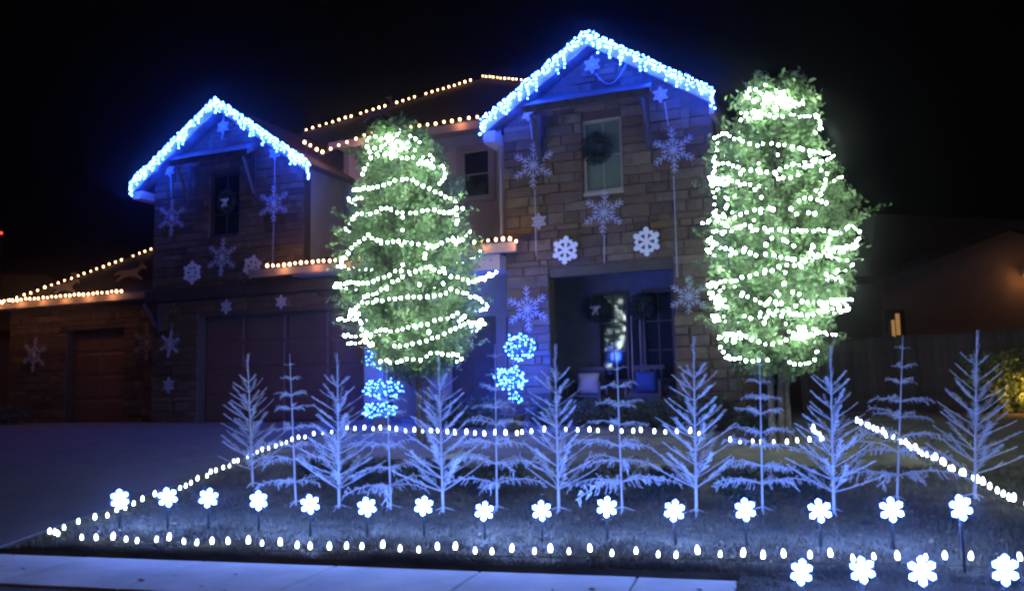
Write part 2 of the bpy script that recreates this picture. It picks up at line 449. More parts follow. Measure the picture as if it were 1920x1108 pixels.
# porch recess
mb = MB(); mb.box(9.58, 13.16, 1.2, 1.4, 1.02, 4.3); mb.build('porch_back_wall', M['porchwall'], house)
mb = MB(); mb.box(9.58, 13.16, -.30, 1.2, 3.99, 4.1); mb.build('porch_ceiling', M['darktrim'], house)
mb = MB(); mb.box(10.21, 12.59, -.62, 1.2, 1.021, 1.09); mb.build('porch_floor', M['concrete'], house)
mb = MB(); mb.box(10.21, 12.59, -.59, -.40, 3.76, 3.925); mb.build('porch_beam', M['darktrim'], house)
# battered stone buttress at the right
bt = MB(); bt.prism([(12.62, 1.02), (13.9, 1.02), (13.43, 2.9), (12.62, 2.9)], -.85, -.655)
bt = bt.build('buttress', M['mortar'], house)
BST = MB(); z = 1.04; rb = random.Random(5)
while z < 2.85:
    h = rb.choice([.13, .16, .2, .24]); h = min(h, 2.88 - z); ue = 13.9 - .47 * (z + h - 1.02) / 1.88 - .02; u = 12.63
    while u < ue - .05:
        e = min(u + rb.uniform(.25, .6), ue)
        if ue - e < .12: e = ue
        i = len(BST.v); y0 = -.849; y1 = -.85 - rb.uniform(.015, .045); g = .008
        BST.v += [(u + g, y0, z + g), (e - g, y0, z + g), (e - g, y0, z + h - g), (u + g, y0, z + h - g), (u + g + .012, y1, z + g + .012), (e - g - .012, y1, z + g + .01), (e - g - .01, y1, z + h - g - .012), (u + g + .012, y1, z + h - g - .01)]
        BST.f += [tuple(i + k for k in q) for q in ((4, 5, 6, 7), (0, 1, 5, 4), (1, 2, 6, 5), (2, 3, 7, 6), (3, 0, 4, 7))]
        u = e
    z += h
BST.build('small_stones', M['stone'], bt)['kind'] = 'stuff'

# windows
def window(u0, u1, z0, z1, y, fm='frame', cols=2, rows=2, blind=False, name='window'):
    f = .05; mb = MB()
    mb.box(u0, u1, y - .035, y + .06, z0, z0 + f); mb.box(u0, u1, y - .035, y + .06, z1 - f, z1)
    mb.box(u0, u0 + f, y - .035, y + .06, z0 + f, z1 - f); mb.box(u1 - f, u1, y - .035, y + .06, z0 + f, z1 - f)
    w = mb.build(name, M[fm], house)
    iw = (u1 - u0 - 2 * f); ih = (z1 - z0 - 2 * f)
    for i in range(cols):
        for j in range(rows):
            a = u0 + f + iw * i / cols + .012; b = u0 + f + iw * (i + 1) / cols - .012
            c = z0 + f + ih * j / rows + .012; d_ = z0 + f + ih * (j + 1) / rows - .012
            MB().box(a, b, y + .02, y + .026, c, d_).build('pane', M['blind'] if blind else M['glass'], w)
    mb = MB()
    for i in range(1, cols): mb.box(u0 + f + iw * i / cols - .012, u0 + f + iw * i / cols + .012, y + .0, y + .04, z0 + f, z1 - f)
    for j in range(1, rows): mb.box(u0 + f, u1 - f, y + .004, y + .038, z0 + f + ih * j / rows - .012, z0 + f + ih * j / rows + .012)
    if cols > 1 or rows > 1: mb.build('muntin', M[fm], w)
    MB().box(u0 - .06, u1 + .06, y - .09, y - .036, z0 - .07, z0 - .004).build('sill', M[fm], w)
    return w
window(*LW, YL + .08, 'darktrim', 2, 3)
window(*RW, YR + .08, 'frame', 2, 2, blind=True)
window(*MW, 1.6 + .02, 'frame', 1, 2)
mb = MB(); mb.box(MW[0] - .12, MW[0], 1.55, 1.598, MW[2] - .12, MW[3] + .12); mb.box(MW[1], MW[1] + .12, 1.55, 1.598, MW[2] - .12, MW[3] + .12)
mb.box(MW[0], MW[1], 1.55, 1.598, MW[3], MW[3] + .12); mb.build('window_casing', M['trim'], house)
window(8.3, 8.9, 1.6, 3.3, 1.62, 'frame', 1, 3)
# porch windows on the back wall: two tall windows and a narrow arched one between
window(10.60, 11.25, 1.75, 3.60, 1.15, 'darktrim', 2, 3)
window(11.55, 12.20, 1.75, 3.60, 1.15, 'darktrim', 2, 3)
aw = [(11.30, 1.75), (11.50, 1.75), (11.50, 3.3), (11.47, 3.4), (11.40, 3.46), (11.33, 3.4), (11.30, 3.3)]
w = MB().prism(aw, 1.13, 1.195).build('arched_window', M['frame'], house)
MB().prism([(11.40 + (a - 11.40) * .75, 2.6 + (b - 2.6) * .95) for a, b in aw], 1.118, 1.128).build('pane', M['glass'], w)

# garage doors from separate panels
def garage(u0, u1, z0, z1, y, cols, rows):
    d = MB().box(u0 + .01, u1 - .01, y + .03, y + .08, z0, z1 - .01).build('garage_door', M['garage'], house)
    W = (u1 - u0) / cols; H = (z1 - z0) / rows
    for i in range(cols):
        for j in range(rows):
            a, b, c, e = u0 + W * i + .04, u0 + W * (i + 1) - .04, z0 + H * j + .03, z0 + H * (j + 1) - .03
            mb = MB(); k = .03
            v = [(a, y + .028, c), (b, y + .028, c), (b, y + .028, e), (a, y + .028, e), (a + k, y + .012, c + k), (b - k, y + .012, c + k), (b - k, y + .012, e - k), (a + k, y + .012, e - k)]
            mb.v = v; mb.f = [(4, 5, 6, 7), (0, 1, 5, 4), (1, 2, 6, 5), (2, 3, 7, 6), (3, 0, 4, 7)]
            mb.build('door_panel', M['garage'], d)
garage(*GD[:2], 1.03, GD[3], YL + .22, 4, 4)
garage(*WD[:2], 1.03, WD[3], .6 + .22, 2, 4)
# dark timber band between garage and gable
MB().box(-.42, 6.3, -.14, .30, 3.925, 4.19).build('timber_band', M['darktrim'], house)
for u in (-.1, 5.95):
    MB().box(u, u + .14, -.16, -.005, 3.2, 3.9).tube((u + .07, -.08, 3.25), (u + .07, -.55, 3.85), .05, n=4).build('bracket', M['darktrim'], house)

# roofs
def gable_roof(name, L, Ap, R, y0, y1, label):
    th = .12
    mb = MB()
    for P, Q in ((L, Ap), (Ap, R)):
        (a, za), (b, zb) = P, Q
        i = len(mb.v)
        mb.v += [(a, y0, za), (b, y0, zb), (b, y1, zb), (a, y1, za), (a, y0, za - th), (b, y0, zb - th), (b, y1, zb - th), (a, y1, za - th)]
        for q in ((0, 1, 2, 3), (7, 6, 5, 4), (4, 5, 1, 0), (5, 6, 2, 1), (6, 7, 3, 2), (7, 4, 0, 3)): mb.f.append(tuple(i + k for k in q))
    r = mb.build(name, M['shingle'], house); r['label'] = label
    fb = MB()
    for P, Q in ((L, Ap), (Ap, R)):
        (a, za), (b, zb) = P, Q
        i = len(fb.v); y = y0 - .03
        fb.v += [(a, y, za + .01), (b, y, zb + .01), (b, y0 - .002, zb + .01), (a, y0 - .002, za + .01), (a, y, za - .2), (b, y, zb - .2), (b, y0 - .002, zb - .2), (a, y0 - .002, za - .2)]
        for q in ((0, 1, 2, 3), (7, 6, 5, 4), (4, 5, 1, 0), (5, 6, 2, 1), (6, 7, 3, 2), (7, 4, 0, 3)): fb.f.append(tuple(i + k for k in q))
    fb.build('fascia', M['frame'], r)
    return r
gable_roof('gable_roof', Ll, La, Lr, -.45, 6, 'roof over the left gable')
gable_roof('gable_roof', Rl, Ra, Rr, -1.05, 6, 'roof over the right gable')
# boxed eave returns of the right gable
MB().box(Rl[0] + .02, 9.31, -1.02, -.3, Rl[1] - .36, Rl[1] - .13).build('eave_return', M['frame'], house)
if Rr[0] > 13.46: MB().box(13.43, Rr[0] - .01, -1.02, -.3, Rr[1] - .36, Rr[1] - .13).build('eave_return', M['frame'], house)
mb = MB(); mb.box(Ll[0] + .02, -.31, -.42, .2, Ll[1] - .32, Ll[1] - .13); mb.build('eave_return', M['frame'], house)
# main roof, from the eave string back to the ridge
PM = .55
e0 = RP(585, 285, 7.62, -1.2, PM); e1 = RP(912, 243, 7.62, -1.2, PM)
h0 = RP(562, 252, 7.62, -1.2, PM); h1 = RP(885, 155, 7.62, -1.2, PM); h2 = RP(905, 148, 7.62, -1.2, PM); h3 = RP(990, 156, 7.62, -1.2, PM)
mb = MB()
mb.poly([(4.1, 1.2, 7.62), (9.4, 1.2, 7.62), (h3[0] + 1.2, h3[1], h3[2]), (h3[0], h3[1], h3[2]), h2, h1, h0, (3.6, 1.5, 7.72)])
mb.build('main_roof', M['shingle'], house)
MB().box(4.13, 9.3, 1.16, 1.6, 7.50, 7.60).build('soffit', M['trim'], house)
MB().box(4.0, 9.3, 1.12, 1.158, 7.46, 7.64).build('gutter', M['trim'], house)
# wing roof
PW = .5; e2 = (-6.9, .15, 4.2)
g0 = RP(5, 572, 4.22, -.15, PW); g1 = RP(287, 470, 4.22, -.15, PW)
mb = MB(); mb.poly([(-7.0, .15, 4.22), (-.27, .15, 4.22), (-.27, g1[1], g1[2]), g1, g0])
mb.build('wing_roof', M['shingle'], house)
MB().box(-7.0, -.3, .11, .148, 4.08, 4.24).build('gutter', M['trim'], house)
MB().box(-7.0, -.3, .15, .6, 4.10, 4.16).build('soffit', M['trim'], house)
# shed roof over garage right part and entry
mb = MB(); mb.poly([(3.0, -.45, 4.40), (8.75, -.45, 4.40), (8.75, 1.6, 5.05), (3.0, 1.6, 5.05)]); mb.poly([(3.0, -.45, 4.39), (3.0, 1.6, 5.04), (3.0, 1.6, 4.3), (3.0, -.45, 4.3)])
mb.build('shed_roof', M['shingle'], house)
MB().box(3.0, 8.75, -.5, -.452, 4.26, 4.42).build('gutter', M['trim'], house)
MB().box(4.14, 8.75, -.448, .0, 4.22, 4.29).build('soffit', M['trim'], house)
mb = MB(); mb.poly([(8.5, -1.0, 4.42), (9.95, -1.0, 4.42), (9.95, -.66, 4.62), (8.5, 1.6, 5.05)]); mb.build('entry_roof', M['shingle'], house)
MB().box(8.45, 9.70, -1.03, -.95, 4.25, 4.43).build('gutter', M['trim'], house)
MB().box(8.5, 9.31, -.9, -.1, 3.95, 4.24).build('entry_beam', M['frame'], house)
# bracketed pent roofs over the gable windows
def pent(u0, u1, zt, y, d, lab):
    mb = MB(); i = 0
    mb.v = [(u0 + .1, y, zt), (u1 - .1, y, zt), (u1, y - d, zt - .32), (u0, y - d, zt - .32), (u0 + .1, y, zt - .1), (u1 - .1, y, zt - .1), (u1, y - d, zt - .46), (u0, y - d, zt - .46)]
    mb.f = [(3, 2, 1, 0), (4, 5, 6, 7), (7, 6, 2, 3), (6, 5, 1, 2), (4, 7, 3, 0)]
    p = mb.build('pent_roof', M['shingle'], house); p['label'] = lab
    for u in (u0 + .18, u1 - .18):
        mb = MB(); mb.tube((u, y - .08, zt - 1.25), (u, y - d + .08, zt - .47), .045, n=4); mb.box(u - .04, u + .04, y - .09, y - .055, zt - 1.35, zt - .35); mb.build('brace', M['darktrim'], p)
pent(.72, 3.0, 7.52, YL - .055, .55, 'small bracketed roof over the left gable window')
pent(9.95, 12.45, 7.28, YR - .055, .60, 'small bracketed roof over the right gable window')

# stones: the 300 largest on screen one by one, the rest joined
def stone_unit(k):
    random.seed(50 + k); c = [(-.5, -.5), (.5, -.5), (.5, .5), (-.5, .5)]
    j = lambda a: random.uniform(-a, a)
    v = [(x, 0, z) for x, z in c] + [(x * .93 + j(.02), -1 + j(.3), z * .86 + j(.03)) for x, z in c]
    mb = MB(); mb.v = v; mb.f = [(4, 5, 6, 7), (0, 1, 5, 4), (1, 2, 6, 5), (2, 3, 7, 6), (3, 0, 4, 7)]
    return mb
units = [stone_unit(k) for k in range(8)]; umesh = [u.mesh('stone', M['stone']) for u in units]
random.seed(99)
def sz(s_):
    w_, a, b, c, d, y = s_; p = HW((a + b) / 2, y, (c + d) / 2); return -((b - a) * (d - c)) / p.y ** 2
STONES.sort(key=sz)
rest = {}
for i, (w_, a, b, c, d, y) in enumerate(STONES):
    k = random.randrange(8); wy = round(y + .03, 2)
    base = {wall_l: YL, wall_g: YL, wall_w: .6, wall_r: YR}[w_]; dep = base - y
    if i < 298:
        link('stone', umesh[k], w_, ((a + b) / 2, base - .001, (c + d) / 2), None, (b - a, dep, d - c))
    else:
        mb = rest.setdefault(w_.name, (w_, MB()))[1]; n = len(mb.v)
        mb.v += [((a + b) / 2 + x * (b - a), base - .001 + yy * dep, (c + d) / 2 + z * (d - c)) for x, yy, z in units[k].v]
        mb.f += [tuple(n + q for q in f) for f in units[k].f]
for w_, mb in rest.values(): mb.build('small_stones', M['stone'], w_)['kind'] = 'stuff'

# ================================================================== light strings
BULB_S = MB().ico((0, 0, 0), 1, sub=1)
bm_warm = BULB_S.mesh('bulb', M['L_warm'], True); bm_cool = BULB_S.mesh('bulb', M['L_cool'], True)
bm_blue = BULB_S.mesh('bulb', M['L_blue'], True); bm_ice = BULB_S.mesh('bulb', M['L_icicle'], True)
def poly_sample(pts, step):
    pts = [Vector(p) for p in pts]; out = []; acc = 0
    for a, b in zip(pts, pts[1:]):
        L = (b - a).length; t = acc
        while t < L: out.append(a + (b - a) * (t / L)); t += step
        acc = t - L
    return out
def roof_string(pts, step, r, label, mesh=bm_warm, jit=.01, eave=0):
    pts = [HW(*p) for p in pts]
    root = thing('roof_light_string', pts[0], 0, label, 'string lights', 'warm white bulb strings along the roof edges')
    loc = [p - pts[0] for p in pts]
    for k in range(eave):
        ld = bpy.data.lights.new('eave_led', 'POINT'); ld.energy = 4.6; ld.color = (1, .38, .16); ld.shadow_soft_size = .1
        lo = bpy.data.objects.new('eave_led', ld); COL.objects.link(lo); lo.parent = root
        q = (k + .5) / eave * (len(loc) - 1); i = min(int(q), len(loc) - 2); lo.location = loc[i].lerp(loc[i + 1], q - i) - HN * .12 - Vector((0, 0, .06))
    MB().path(loc, .008, 4).build('cord', M['cable'], root)
    for p in poly_sample(loc, step):
        if random.random() < .03: continue
        q = p + Vector((random.uniform(-jit, jit), -.02, .04 + random.uniform(-jit, jit)))
        s_ = r * random.choice((.85, 1, 1, 1.15, 1.3))
        link('bulb', mesh, root, q, None, (s_, s_, s_ * 1.35))
roof_string([(*RP(5, 572, 4.22, -.15, PW)[:2], g0[2] + .02), (*g1[:2], g1[2] + .02)], .19, .019, 'warm string climbing the sloped edge of the low left garage roof')
roof_string([(-7.0, .09, 4.25), (F(232, 556, -.09)[0], .09, 4.25)], .16, .022, 'warm string along the eave of the low left garage roof', eave=7)
roof_string([(A(502, 512, .5)[0], -.52, 4.44), (A(690, 487, .5)[0], -.52, 4.44)], .15, .022, 'short warm string on the eave over the wide garage door', eave=3)
roof_string([(lambda q: (q[0], .0, q[1]))(F(572, 270, 0)), (lambda q: (q[0], .6, q[1]))(F(603, 290, -.6)), (5.1, 1.1, 7.66), (9.0, 1.1, 7.66)], .21, .022, 'warm string along the upper eave between the gables', eave=4)
roof_string([(h0[0], h0[1], h0[2] + .03), (h0[0] + (h1[0] - h0[0]) * .28, h0[1] + (h1[1] - h0[1]) * .28, h0[2] + (h1[2] - h0[2]) * .28 + .03)], .20, .020, 'lower left part of the warm string climbing the main roof ridge')
q0 = [h0[k] + (h1[k] - h0[k]) * .33 + (.03 if k == 2 else 0) for k in range(3)]
roof_string([q0, (h1[0], h1[1], h1[2] + .03)], .20, .020, 'long upper part of the warm string climbing the main roof ridge')
roof_string([(h2[0], h2[1], h2[2] + .03), (h3[0], h3[1], h3[2] + .03)], .30, .017, 'short warm string at the very top of the main roof')
roof_string([(8.4, -1.04, 4.45), (9.68, -1.04, 4.45), (9.74, -1.04, 4.38)], .15, .021, 'short warm string on the small eave over the front entry', eave=2)

def icicle(L, Ap, R, y, label, seed, ends):
    rnd = random.Random(seed); org = HW(Ap[0], y, Ap[1])
    root = thing('icicle_light_string', org, -TH, label, 'icicle lights', 'blue icicle lights on the gables')
    mb = MB(); cord = MB(); cnt = 0
    for P, Q in ((L, Ap), (Ap, R)):
        a = Vector((P[0] - Ap[0], 0, P[1] - Ap[1])); b = Vector((Q[0] - Ap[0], 0, Q[1] - Ap[1]))
        cord.tube(a, b, .01, n=4)
        n = int((b - a).length / .055)
        for k in range(n):
            p = a + (b - a) * (k + .5) / n
            drop = rnd.choice((.04, .1, .1, .16, .22, .3)) * (1 if rnd.random() < .75 else .3)
            j = 0; z = .05 + rnd.uniform(-.01, .03)
            while z > -drop:
                c = p + Vector((rnd.uniform(-.02, .02), -.03 + rnd.uniform(-.03, .02), z)); r = rnd.uniform(.010, .0175)
                mb.ico(c, r, sub=1); z -= rnd.uniform(.055, .085)
            cord.tube(p, p - Vector((0, .02, drop)), .003, n=3, cap=False)
    for (u, z, n) in ends:
        for k in range(n):
            mb.ico((u - Ap[0] + rnd.uniform(-.05, .05), -.03, z - Ap[1] - k * .05), rnd.uniform(.014, .02), sub=1)
    cord.build('cord', M['wire'], root)
    for P, Q in ((L, Ap), (Ap, R)):
        for k in range(5):
            t = (k + .5) / 5
            ld = bpy.data.lights.new('icicle_led', 'POINT'); ld.energy = 34; ld.color = (.01, .055, 1); ld.shadow_soft_size = .12
            lo = bpy.data.objects.new('icicle_led', ld); COL.objects.link(lo); lo.parent = root
            lo.location = (P[0] + (Q[0] - P[0]) * t - Ap[0], .10, P[1] + (Q[1] - P[1]) * t - Ap[1] - .30)
    b_ = mb.build('icicle_bulbs', M['L_icicle'], root, True); b_['kind'] = 'stuff'
icicle(Ll, La, Lr, -.50, 'blue-white icicle lights outlining the left gable', 3, [(Ll[0] + .05, Ll[1] - .05, 5), (Lr[0] + .02, Lr[1], 8)])
icicle(Rl, Ra, Rr, -1.10, 'blue-white icicle lights outlining the taller right gable', 4, [(Rl[0] + .03, Rl[1], 5), (Rr[0] + .0, Rr[1], 7)])

# ================================================================== snowflake decorations on the house
def arms(n=6, off=PI / 2): return [off + k * 2 * PI / n for k in range(n)]
def wire_flake(R, spoke_pairs=3, wr=.011):
    mb = MB()
    for a in arms():
        d = Vector((math.cos(a), 0, math.sin(a))); mb.tube(-d * 0, d * R, wr, wr * .8, 4)
        for k in range(spoke_pairs):
            f = .38 + .2 * k; l = R * (.16 + .05 * (k == 1) + .03)
            for sgn in (1, -1):
                b = a + sgn * .75; e = Vector((math.cos(b), 0, math.sin(b))); mb.tube(d * R * f, d * R * f + e * l, wr * .9, wr * .9, 4)
    for a in arms(off=0):
        d = Vector((math.cos(a), 0, math.sin(a))); mb.tube(d * R * .05, d * R * .52, wr, wr * .8, 4)
        for sgn in (1, -1):
            b = a + sgn * .8; e = Vector((math.cos(b), 0, math.sin(b))); mb.tube(d * R * .3, d * R * .3 + e * R * .14, wr * .8, wr * .8, 4)
    return mb
def plate_flake(R, th=.012):
    mb = MB(); n = 24
    ring = lambda r0, r1, y0, y1: [mb.prism([(r0 * math.cos(a), r0 * math.sin(a)), (r1 * math.cos(a), r1 * math.sin(a)), (r1 * math.cos(b), r1 * math.sin(b)), (r0 * math.cos(b), r0 * math.sin(b))], y0, y1) for a, b in ((2 * PI * k / n, 2 * PI * (k + 1) / n) for k in range(n))]
    ring(R * .56, R * .76, -th, th); ring(.001, R * .2, -th, th)
    for a in arms():
        c, s_ = math.cos(a), math.sin(a); P = lambda r, w: (r * c - w * s_, r * s_ + w * c)
        mb.prism([P(R * .17, -R * .10), P(R * .17, R * .10)][::-1] + [P(R * .58, -R * .10)] + [P(R * .58, R * .10)], -th * .8, th * .8) if 0 else mb.prism([P(R * .17, -R * .09), P(R * .58, -R * .13), P(R * .58, R * .13), P(R * .17, R * .09)], -th * .8, th * .8)
        mb.prism([P(R * .74, -R * .10), P(R * .82, -R * .2), P(R * .92, -R * .16), P(R * 1.02, 0), P(R * .92, R * .16), P(R * .82, R * .2), P(R * .74, R * .10)], -th * .9, th * .9)
    for a in arms(off=0):
        c, s_ = math.cos(a), math.sin(a); P = lambda r, w: (r * c - w * s_, r * s_ + w * c)
        mb.prism([P(R * .75, -R * .12), P(R * .86, 0), P(R * .75, R * .12)], -th * .7, th * .7)
    return mb
def small_flake(R):
    mb = MB(); p = [Vector((R * math.cos(a), 0, R * math.sin(a))) for a in arms()]; q = [Vector((R * .55 * math.cos(a), 0, R * .55 * math.sin(a))) for a in arms(off=PI / 2 + PI / 6)]
    for k in range(6):
        mb.tube(p[k], q[k], .009, n=4).tube(q[k], p[(k + 1) % 6], .009, n=4).tube(q[k], (0, 0, 0), .009, n=4)
        mb.tube(q[k], q[(k + 1) % 6], .008, n=4); mb.tube(p[k], p[k] * .2, .008, n=4)
    return mb
flake_meshes = {}
def hang(kind, px, py, w, rpx, label, group, rotk=0.0, lines=()):
    u, z = F(px, py, w); p = HW(u, -w, z); R = rpx * p.y / FPX
    Rq = round(R, 2); key = (kind, Rq)
    if key not in flake_meshes:
        flake_meshes[key] = {'wire': wire_flake, 'plate': plate_flake, 'small': small_flake}[kind](Rq).mesh('snowflake', M['plate' if kind == 'plate' else 'wire'])
    name = {'wire': 'wire_snowflake', 'plate': 'plate_snowflake', 'small': 'small_snowflake'}[kind]
    o = link(name, flake_meshes[key], None, p, (0, 0, -TH)); o.rotation_euler = (Matrix.Rotation(-TH, 3, 'Z') @ Matrix.Rotation(rotk, 3, 'Y')).to_euler()
    tag(o, label, 'snowflake', group)
    for i, (ax, ay, bx, by) in enumerate(lines):
        ua, za = F(ax, ay, w + .02); ub, zb = F(bx, by, w + .02)
        a = HW(ua, -w - .02, za); c = HW(ub, -w - .02, zb)
        l = link('hanging_cord', MB().tube((0, 0, 0), c - a, .008, n=4).mesh('hanging_cord', M['wire']), None, a)
        tag(l, 'thin pale cord ' + ('above' if min(ay, by) < py else 'below') + ' the ' + label, 'cord')
GW = 'large branching wire snowflakes on the walls'; GP = 'flat white snowflakes with petal holes'; GS = 'small wire snowflakes hung from cords'
hang('plate', 360, 511, .09, 22, 'flat snowflake at the lower left of the left gable', GP)
hang('plate', 473, 500, .09, 22, 'flat snowflake at the lower right of the left gable', GP, .2)
hang('plate', 1060, 469, .70, 27, 'bright flat snowflake above the left end of the porch opening', GP, .1)
hang('plate', 1212, 453, .70, 28, 'bright flat snowflake above the right end of the porch opening', GP)
hang('wire', 322, 408, .10, 36, 'purple-lit wire snowflake at the left edge of the left gable', GW, .05, ((320, 330, 321, 372),))
hang('wire', 513, 382, .10, 38, 'purple-lit wire snowflake right of the left gable window', GW, 0, ((515, 300, 515, 345), (513, 420, 511, 500)))
hang('wire', 416, 482, .10, 38, 'pinkish wire snowflake below the left gable window', GW, .08)
hang('wire', 1000, 310, .72, 46, 'blue-lit wire snowflake left of the right gable window', GW, .04, ((994, 228, 998, 262), (1003, 356, 1005, 480)))
hang('wire', 1262, 282, .72, 46, 'blue-lit wire snowflake right of the right gable window', GW, -.04, ((1246, 192, 1253, 236), (1263, 330, 1270, 520)))
hang('wire', 1132, 398, .72, 43, 'grey wire snowflake centred below the right gable window', GW, .1, ((1129, 356, 1130, 358), (1133, 440, 1133, 494)))
hang('wire', 989, 579, .72, 44, 'vivid blue wire snowflake on the pier left of the porch', GW, -.05)
hang('wire', 1292, 556, .72, 40, 'dull grey wire snowflake on the pier right of the porch', GW, .06)
hang('wire', 64, 665, -.5, 34, 'pale wire snowflake on the far left garage pier', GW, .1)
hang('wire', 275, 642, -.5, 36, 'reddish wire snowflake on the pier between the garage doors', GW)
hang('wire', 318, 645, .08, 26, 'dim wire snowflake beside the left jamb of the wide garage door', GW, .15)
hang('small', 418, 238, .12, 15, 'small snowflake under the peak of the left gable', GS, 0, ((420, 215, 419, 226), (418, 252, 415, 262)))
hang('small', 515, 287, .12, 14, 'small snowflake under the right slope of the left gable', GS)
hang('small', 318, 320, .12, 12, 'small snowflake under the left slope of the left gable', GS)
hang('small', 1110, 122, .74, 17, 'small snowflake under the peak of the right gable', GS)
hang('small', 1238, 178, .74, 16, 'small snowflake under the right slope of the right gable', GS)
hang('small', 990, 214, .74, 14, 'small snowflake under the left slope of the right gable', GS)
hang('small', 1010, 415, .72, 16, 'small dim snowflake low on the left of the right gable', GS)
hang('small', 316, 722, .08, 15, 'small snowflake low on the pier left of the wide garage door', GS)
hang('small', 424, 575, .30, 14, 'small snowflake left above the wide garage door', GS)
hang('small', 527, 566, .30, 14, 'small snowflake near the middle above the wide garage door', GS)
# the drooping loop of cord under the right peak
mb = MB(); pts = []
for k in range(15):
    t = k / 14; px = 1116 + 62 * t; py = 138 - 22 * t * t + 26 * math.sin(PI * t) - 4 * t
    u, z = F(px, py, .72); pts.append(HW(u, -.72, z))
b0 = pts[0]
tag(MB().path([p - b0 for p in pts], .008, 4).build('loose_cord', M['wire'], None, loc=b0), 'loose white cord drooping under the right gable peak', 'cord')

# leaping reindeer cut-outs on the roofs
def deer_mesh():
    out = [(-.5, .05), (-.52, -.02), (-.40, .02), (-.30, -.01), (-.52, -.20), (-.50, -.23), (-.22, -.08), (.10, -.06), (.42, -.20), (.44, -.17), (.24, -.01), (.30, .08), (.42, .12), (.50, .08), (.54, .12), (.46, .21), (.38, .24), (.22, .13), (0, .10), (-.3, .10)]
    return out
dm = bmesh.new(); vs = [dm.verts.new((x, -.012, z)) for x, z in deer_mesh()]; f = dm.faces.new(vs)
r = bmesh.ops.extrude_face_region(dm, geom=[f]); bmesh.ops.translate(dm, vec=(0, .024, 0), verts=[v for v in r['geom'] if isinstance(v, bmesh.types.BMVert)])
bmesh.ops.triangulate(dm, faces=dm.faces[:]); dme = bpy.data.meshes.new('deer'); dm.to_mesh(dme); dm.free(); dme.materials.append(M['deerwire'])
antler = MB()
for s_ in (0, .05):
    antler.tube((.40 - s_, 0, .23), (.30 - s_, 0, .40), .012, n=4).tube((.35 - s_, 0, .31), (.40 - s_, 0, .42), .010, n=4).tube((.33 - s_, 0, .35), (.24 - s_, 0, .38), .010, n=4)
antm = antler.mesh('antler', M['deerwire'])
deer = None
for px, py, z0, w0, pi_, sc, lab in ((128, 548, 4.22, -.15, PW, .95, 'dim leaping reindeer cut-out on the low garage roof, nearer the eave lights'),
                                (250, 523, 4.22, -.15, PW, 1.05, 'leaping reindeer cut-out on the low garage roof beside the left gable'),
                                (715, 222, 7.62, -1.2, PM, 1.0, 'faint reindeer cut-out high on the main roof')):
    u, y, z = RP(px, py, z0, w0, pi_)
    if deer is None:
        deer = thing('reindeer_decoration', HW(u, y, z), -TH, lab, 'reindeer decoration', 'reindeer cut-outs on the roofs')
        link('body', dme, deer, (0, -.1, .12)); link('antlers', antm, deer, (0, -.1, .12)); MB().tube((0, -.1, .1), (0, .05, -.0), .01, n=4).build('rod', M['wire'], deer); d_ = deer
    else:
        d_ = copy_tree(deer); d_.location = HW(u, y, z); d_['label'] = lab
    d_.scale = (sc, sc, sc)

# wreaths
def wreath_mesh(R, seed):
    rng = np.random.RandomState(seed); n = 1500
    t = rng.uniform(0, 2 * PI, n); rr = np.abs(rng.normal(0, .24 * R, n)); ph = rng.uniform(0, 2 * PI, n)
    rr = np.minimum(rr, .36 * R)
    c = np.stack([np.cos(t) * (R * .74 + rr * np.cos(ph)), rr * np.sin(ph) * .7, np.sin(t) * (R * .74 + rr * np.cos(ph))], 1)
    return c
def wreath(px, py, w, rpx, label, orn=True):
    u, z = F(px, py, w); p = HW(u, -w, z); R = rpx * p.y / FPX
    root = thing('wreath', p, -TH, label, 'wreath', 'evergreen wreaths on the windows')
    leaves(wreath_mesh(R, int(px)), .035, 'needles', M['wreath'], root)
    mb = MB(); n = 20
    for k in range(n): mb.tube((R * .74 * math.cos(2 * PI * k / n), 0, R * .74 * math.sin(2 * PI * k / n)), (R * .74 * math.cos(2 * PI * (k + 1) / n), 0, R * .74 * math.sin(2 * PI * (k + 1) / n)), .15 * R, n=6)
    mb.build('ring', M['wreath'], root)
    if orn:
        b = MB(); b.ico((0, -.05, 0), .22 * R, sub=2); b.tube((0, -.05, 0), (-.25 * R, -.06, -.5 * R), .06 * R, .1 * R, 5); b.tube((0, -.05, 0), (.2 * R, -.06, -.5 * R), .06 * R, .1 * R, 5); b.ico((-.3 * R, -.05, .12 * R), .2 * R, .06, .13 * R); b.ico((.3 * R, -.05, .12 * R), .2 * R, .06, .13 * R)
        b.build('bow', M['bow'], root)
wreath(424, 378, .05, 21, 'dark wreath with a pale bow on the left gable window')
wreath(1118, 279, .62, 29, 'large dark wreath on the right gable window', False)
wreath(1118, 579, -1.02, 23, 'dark wreath with a pale bow on the left porch window')
wreath(1203, 575, -1.02, 24, 'dark wreath on the right porch window', False)

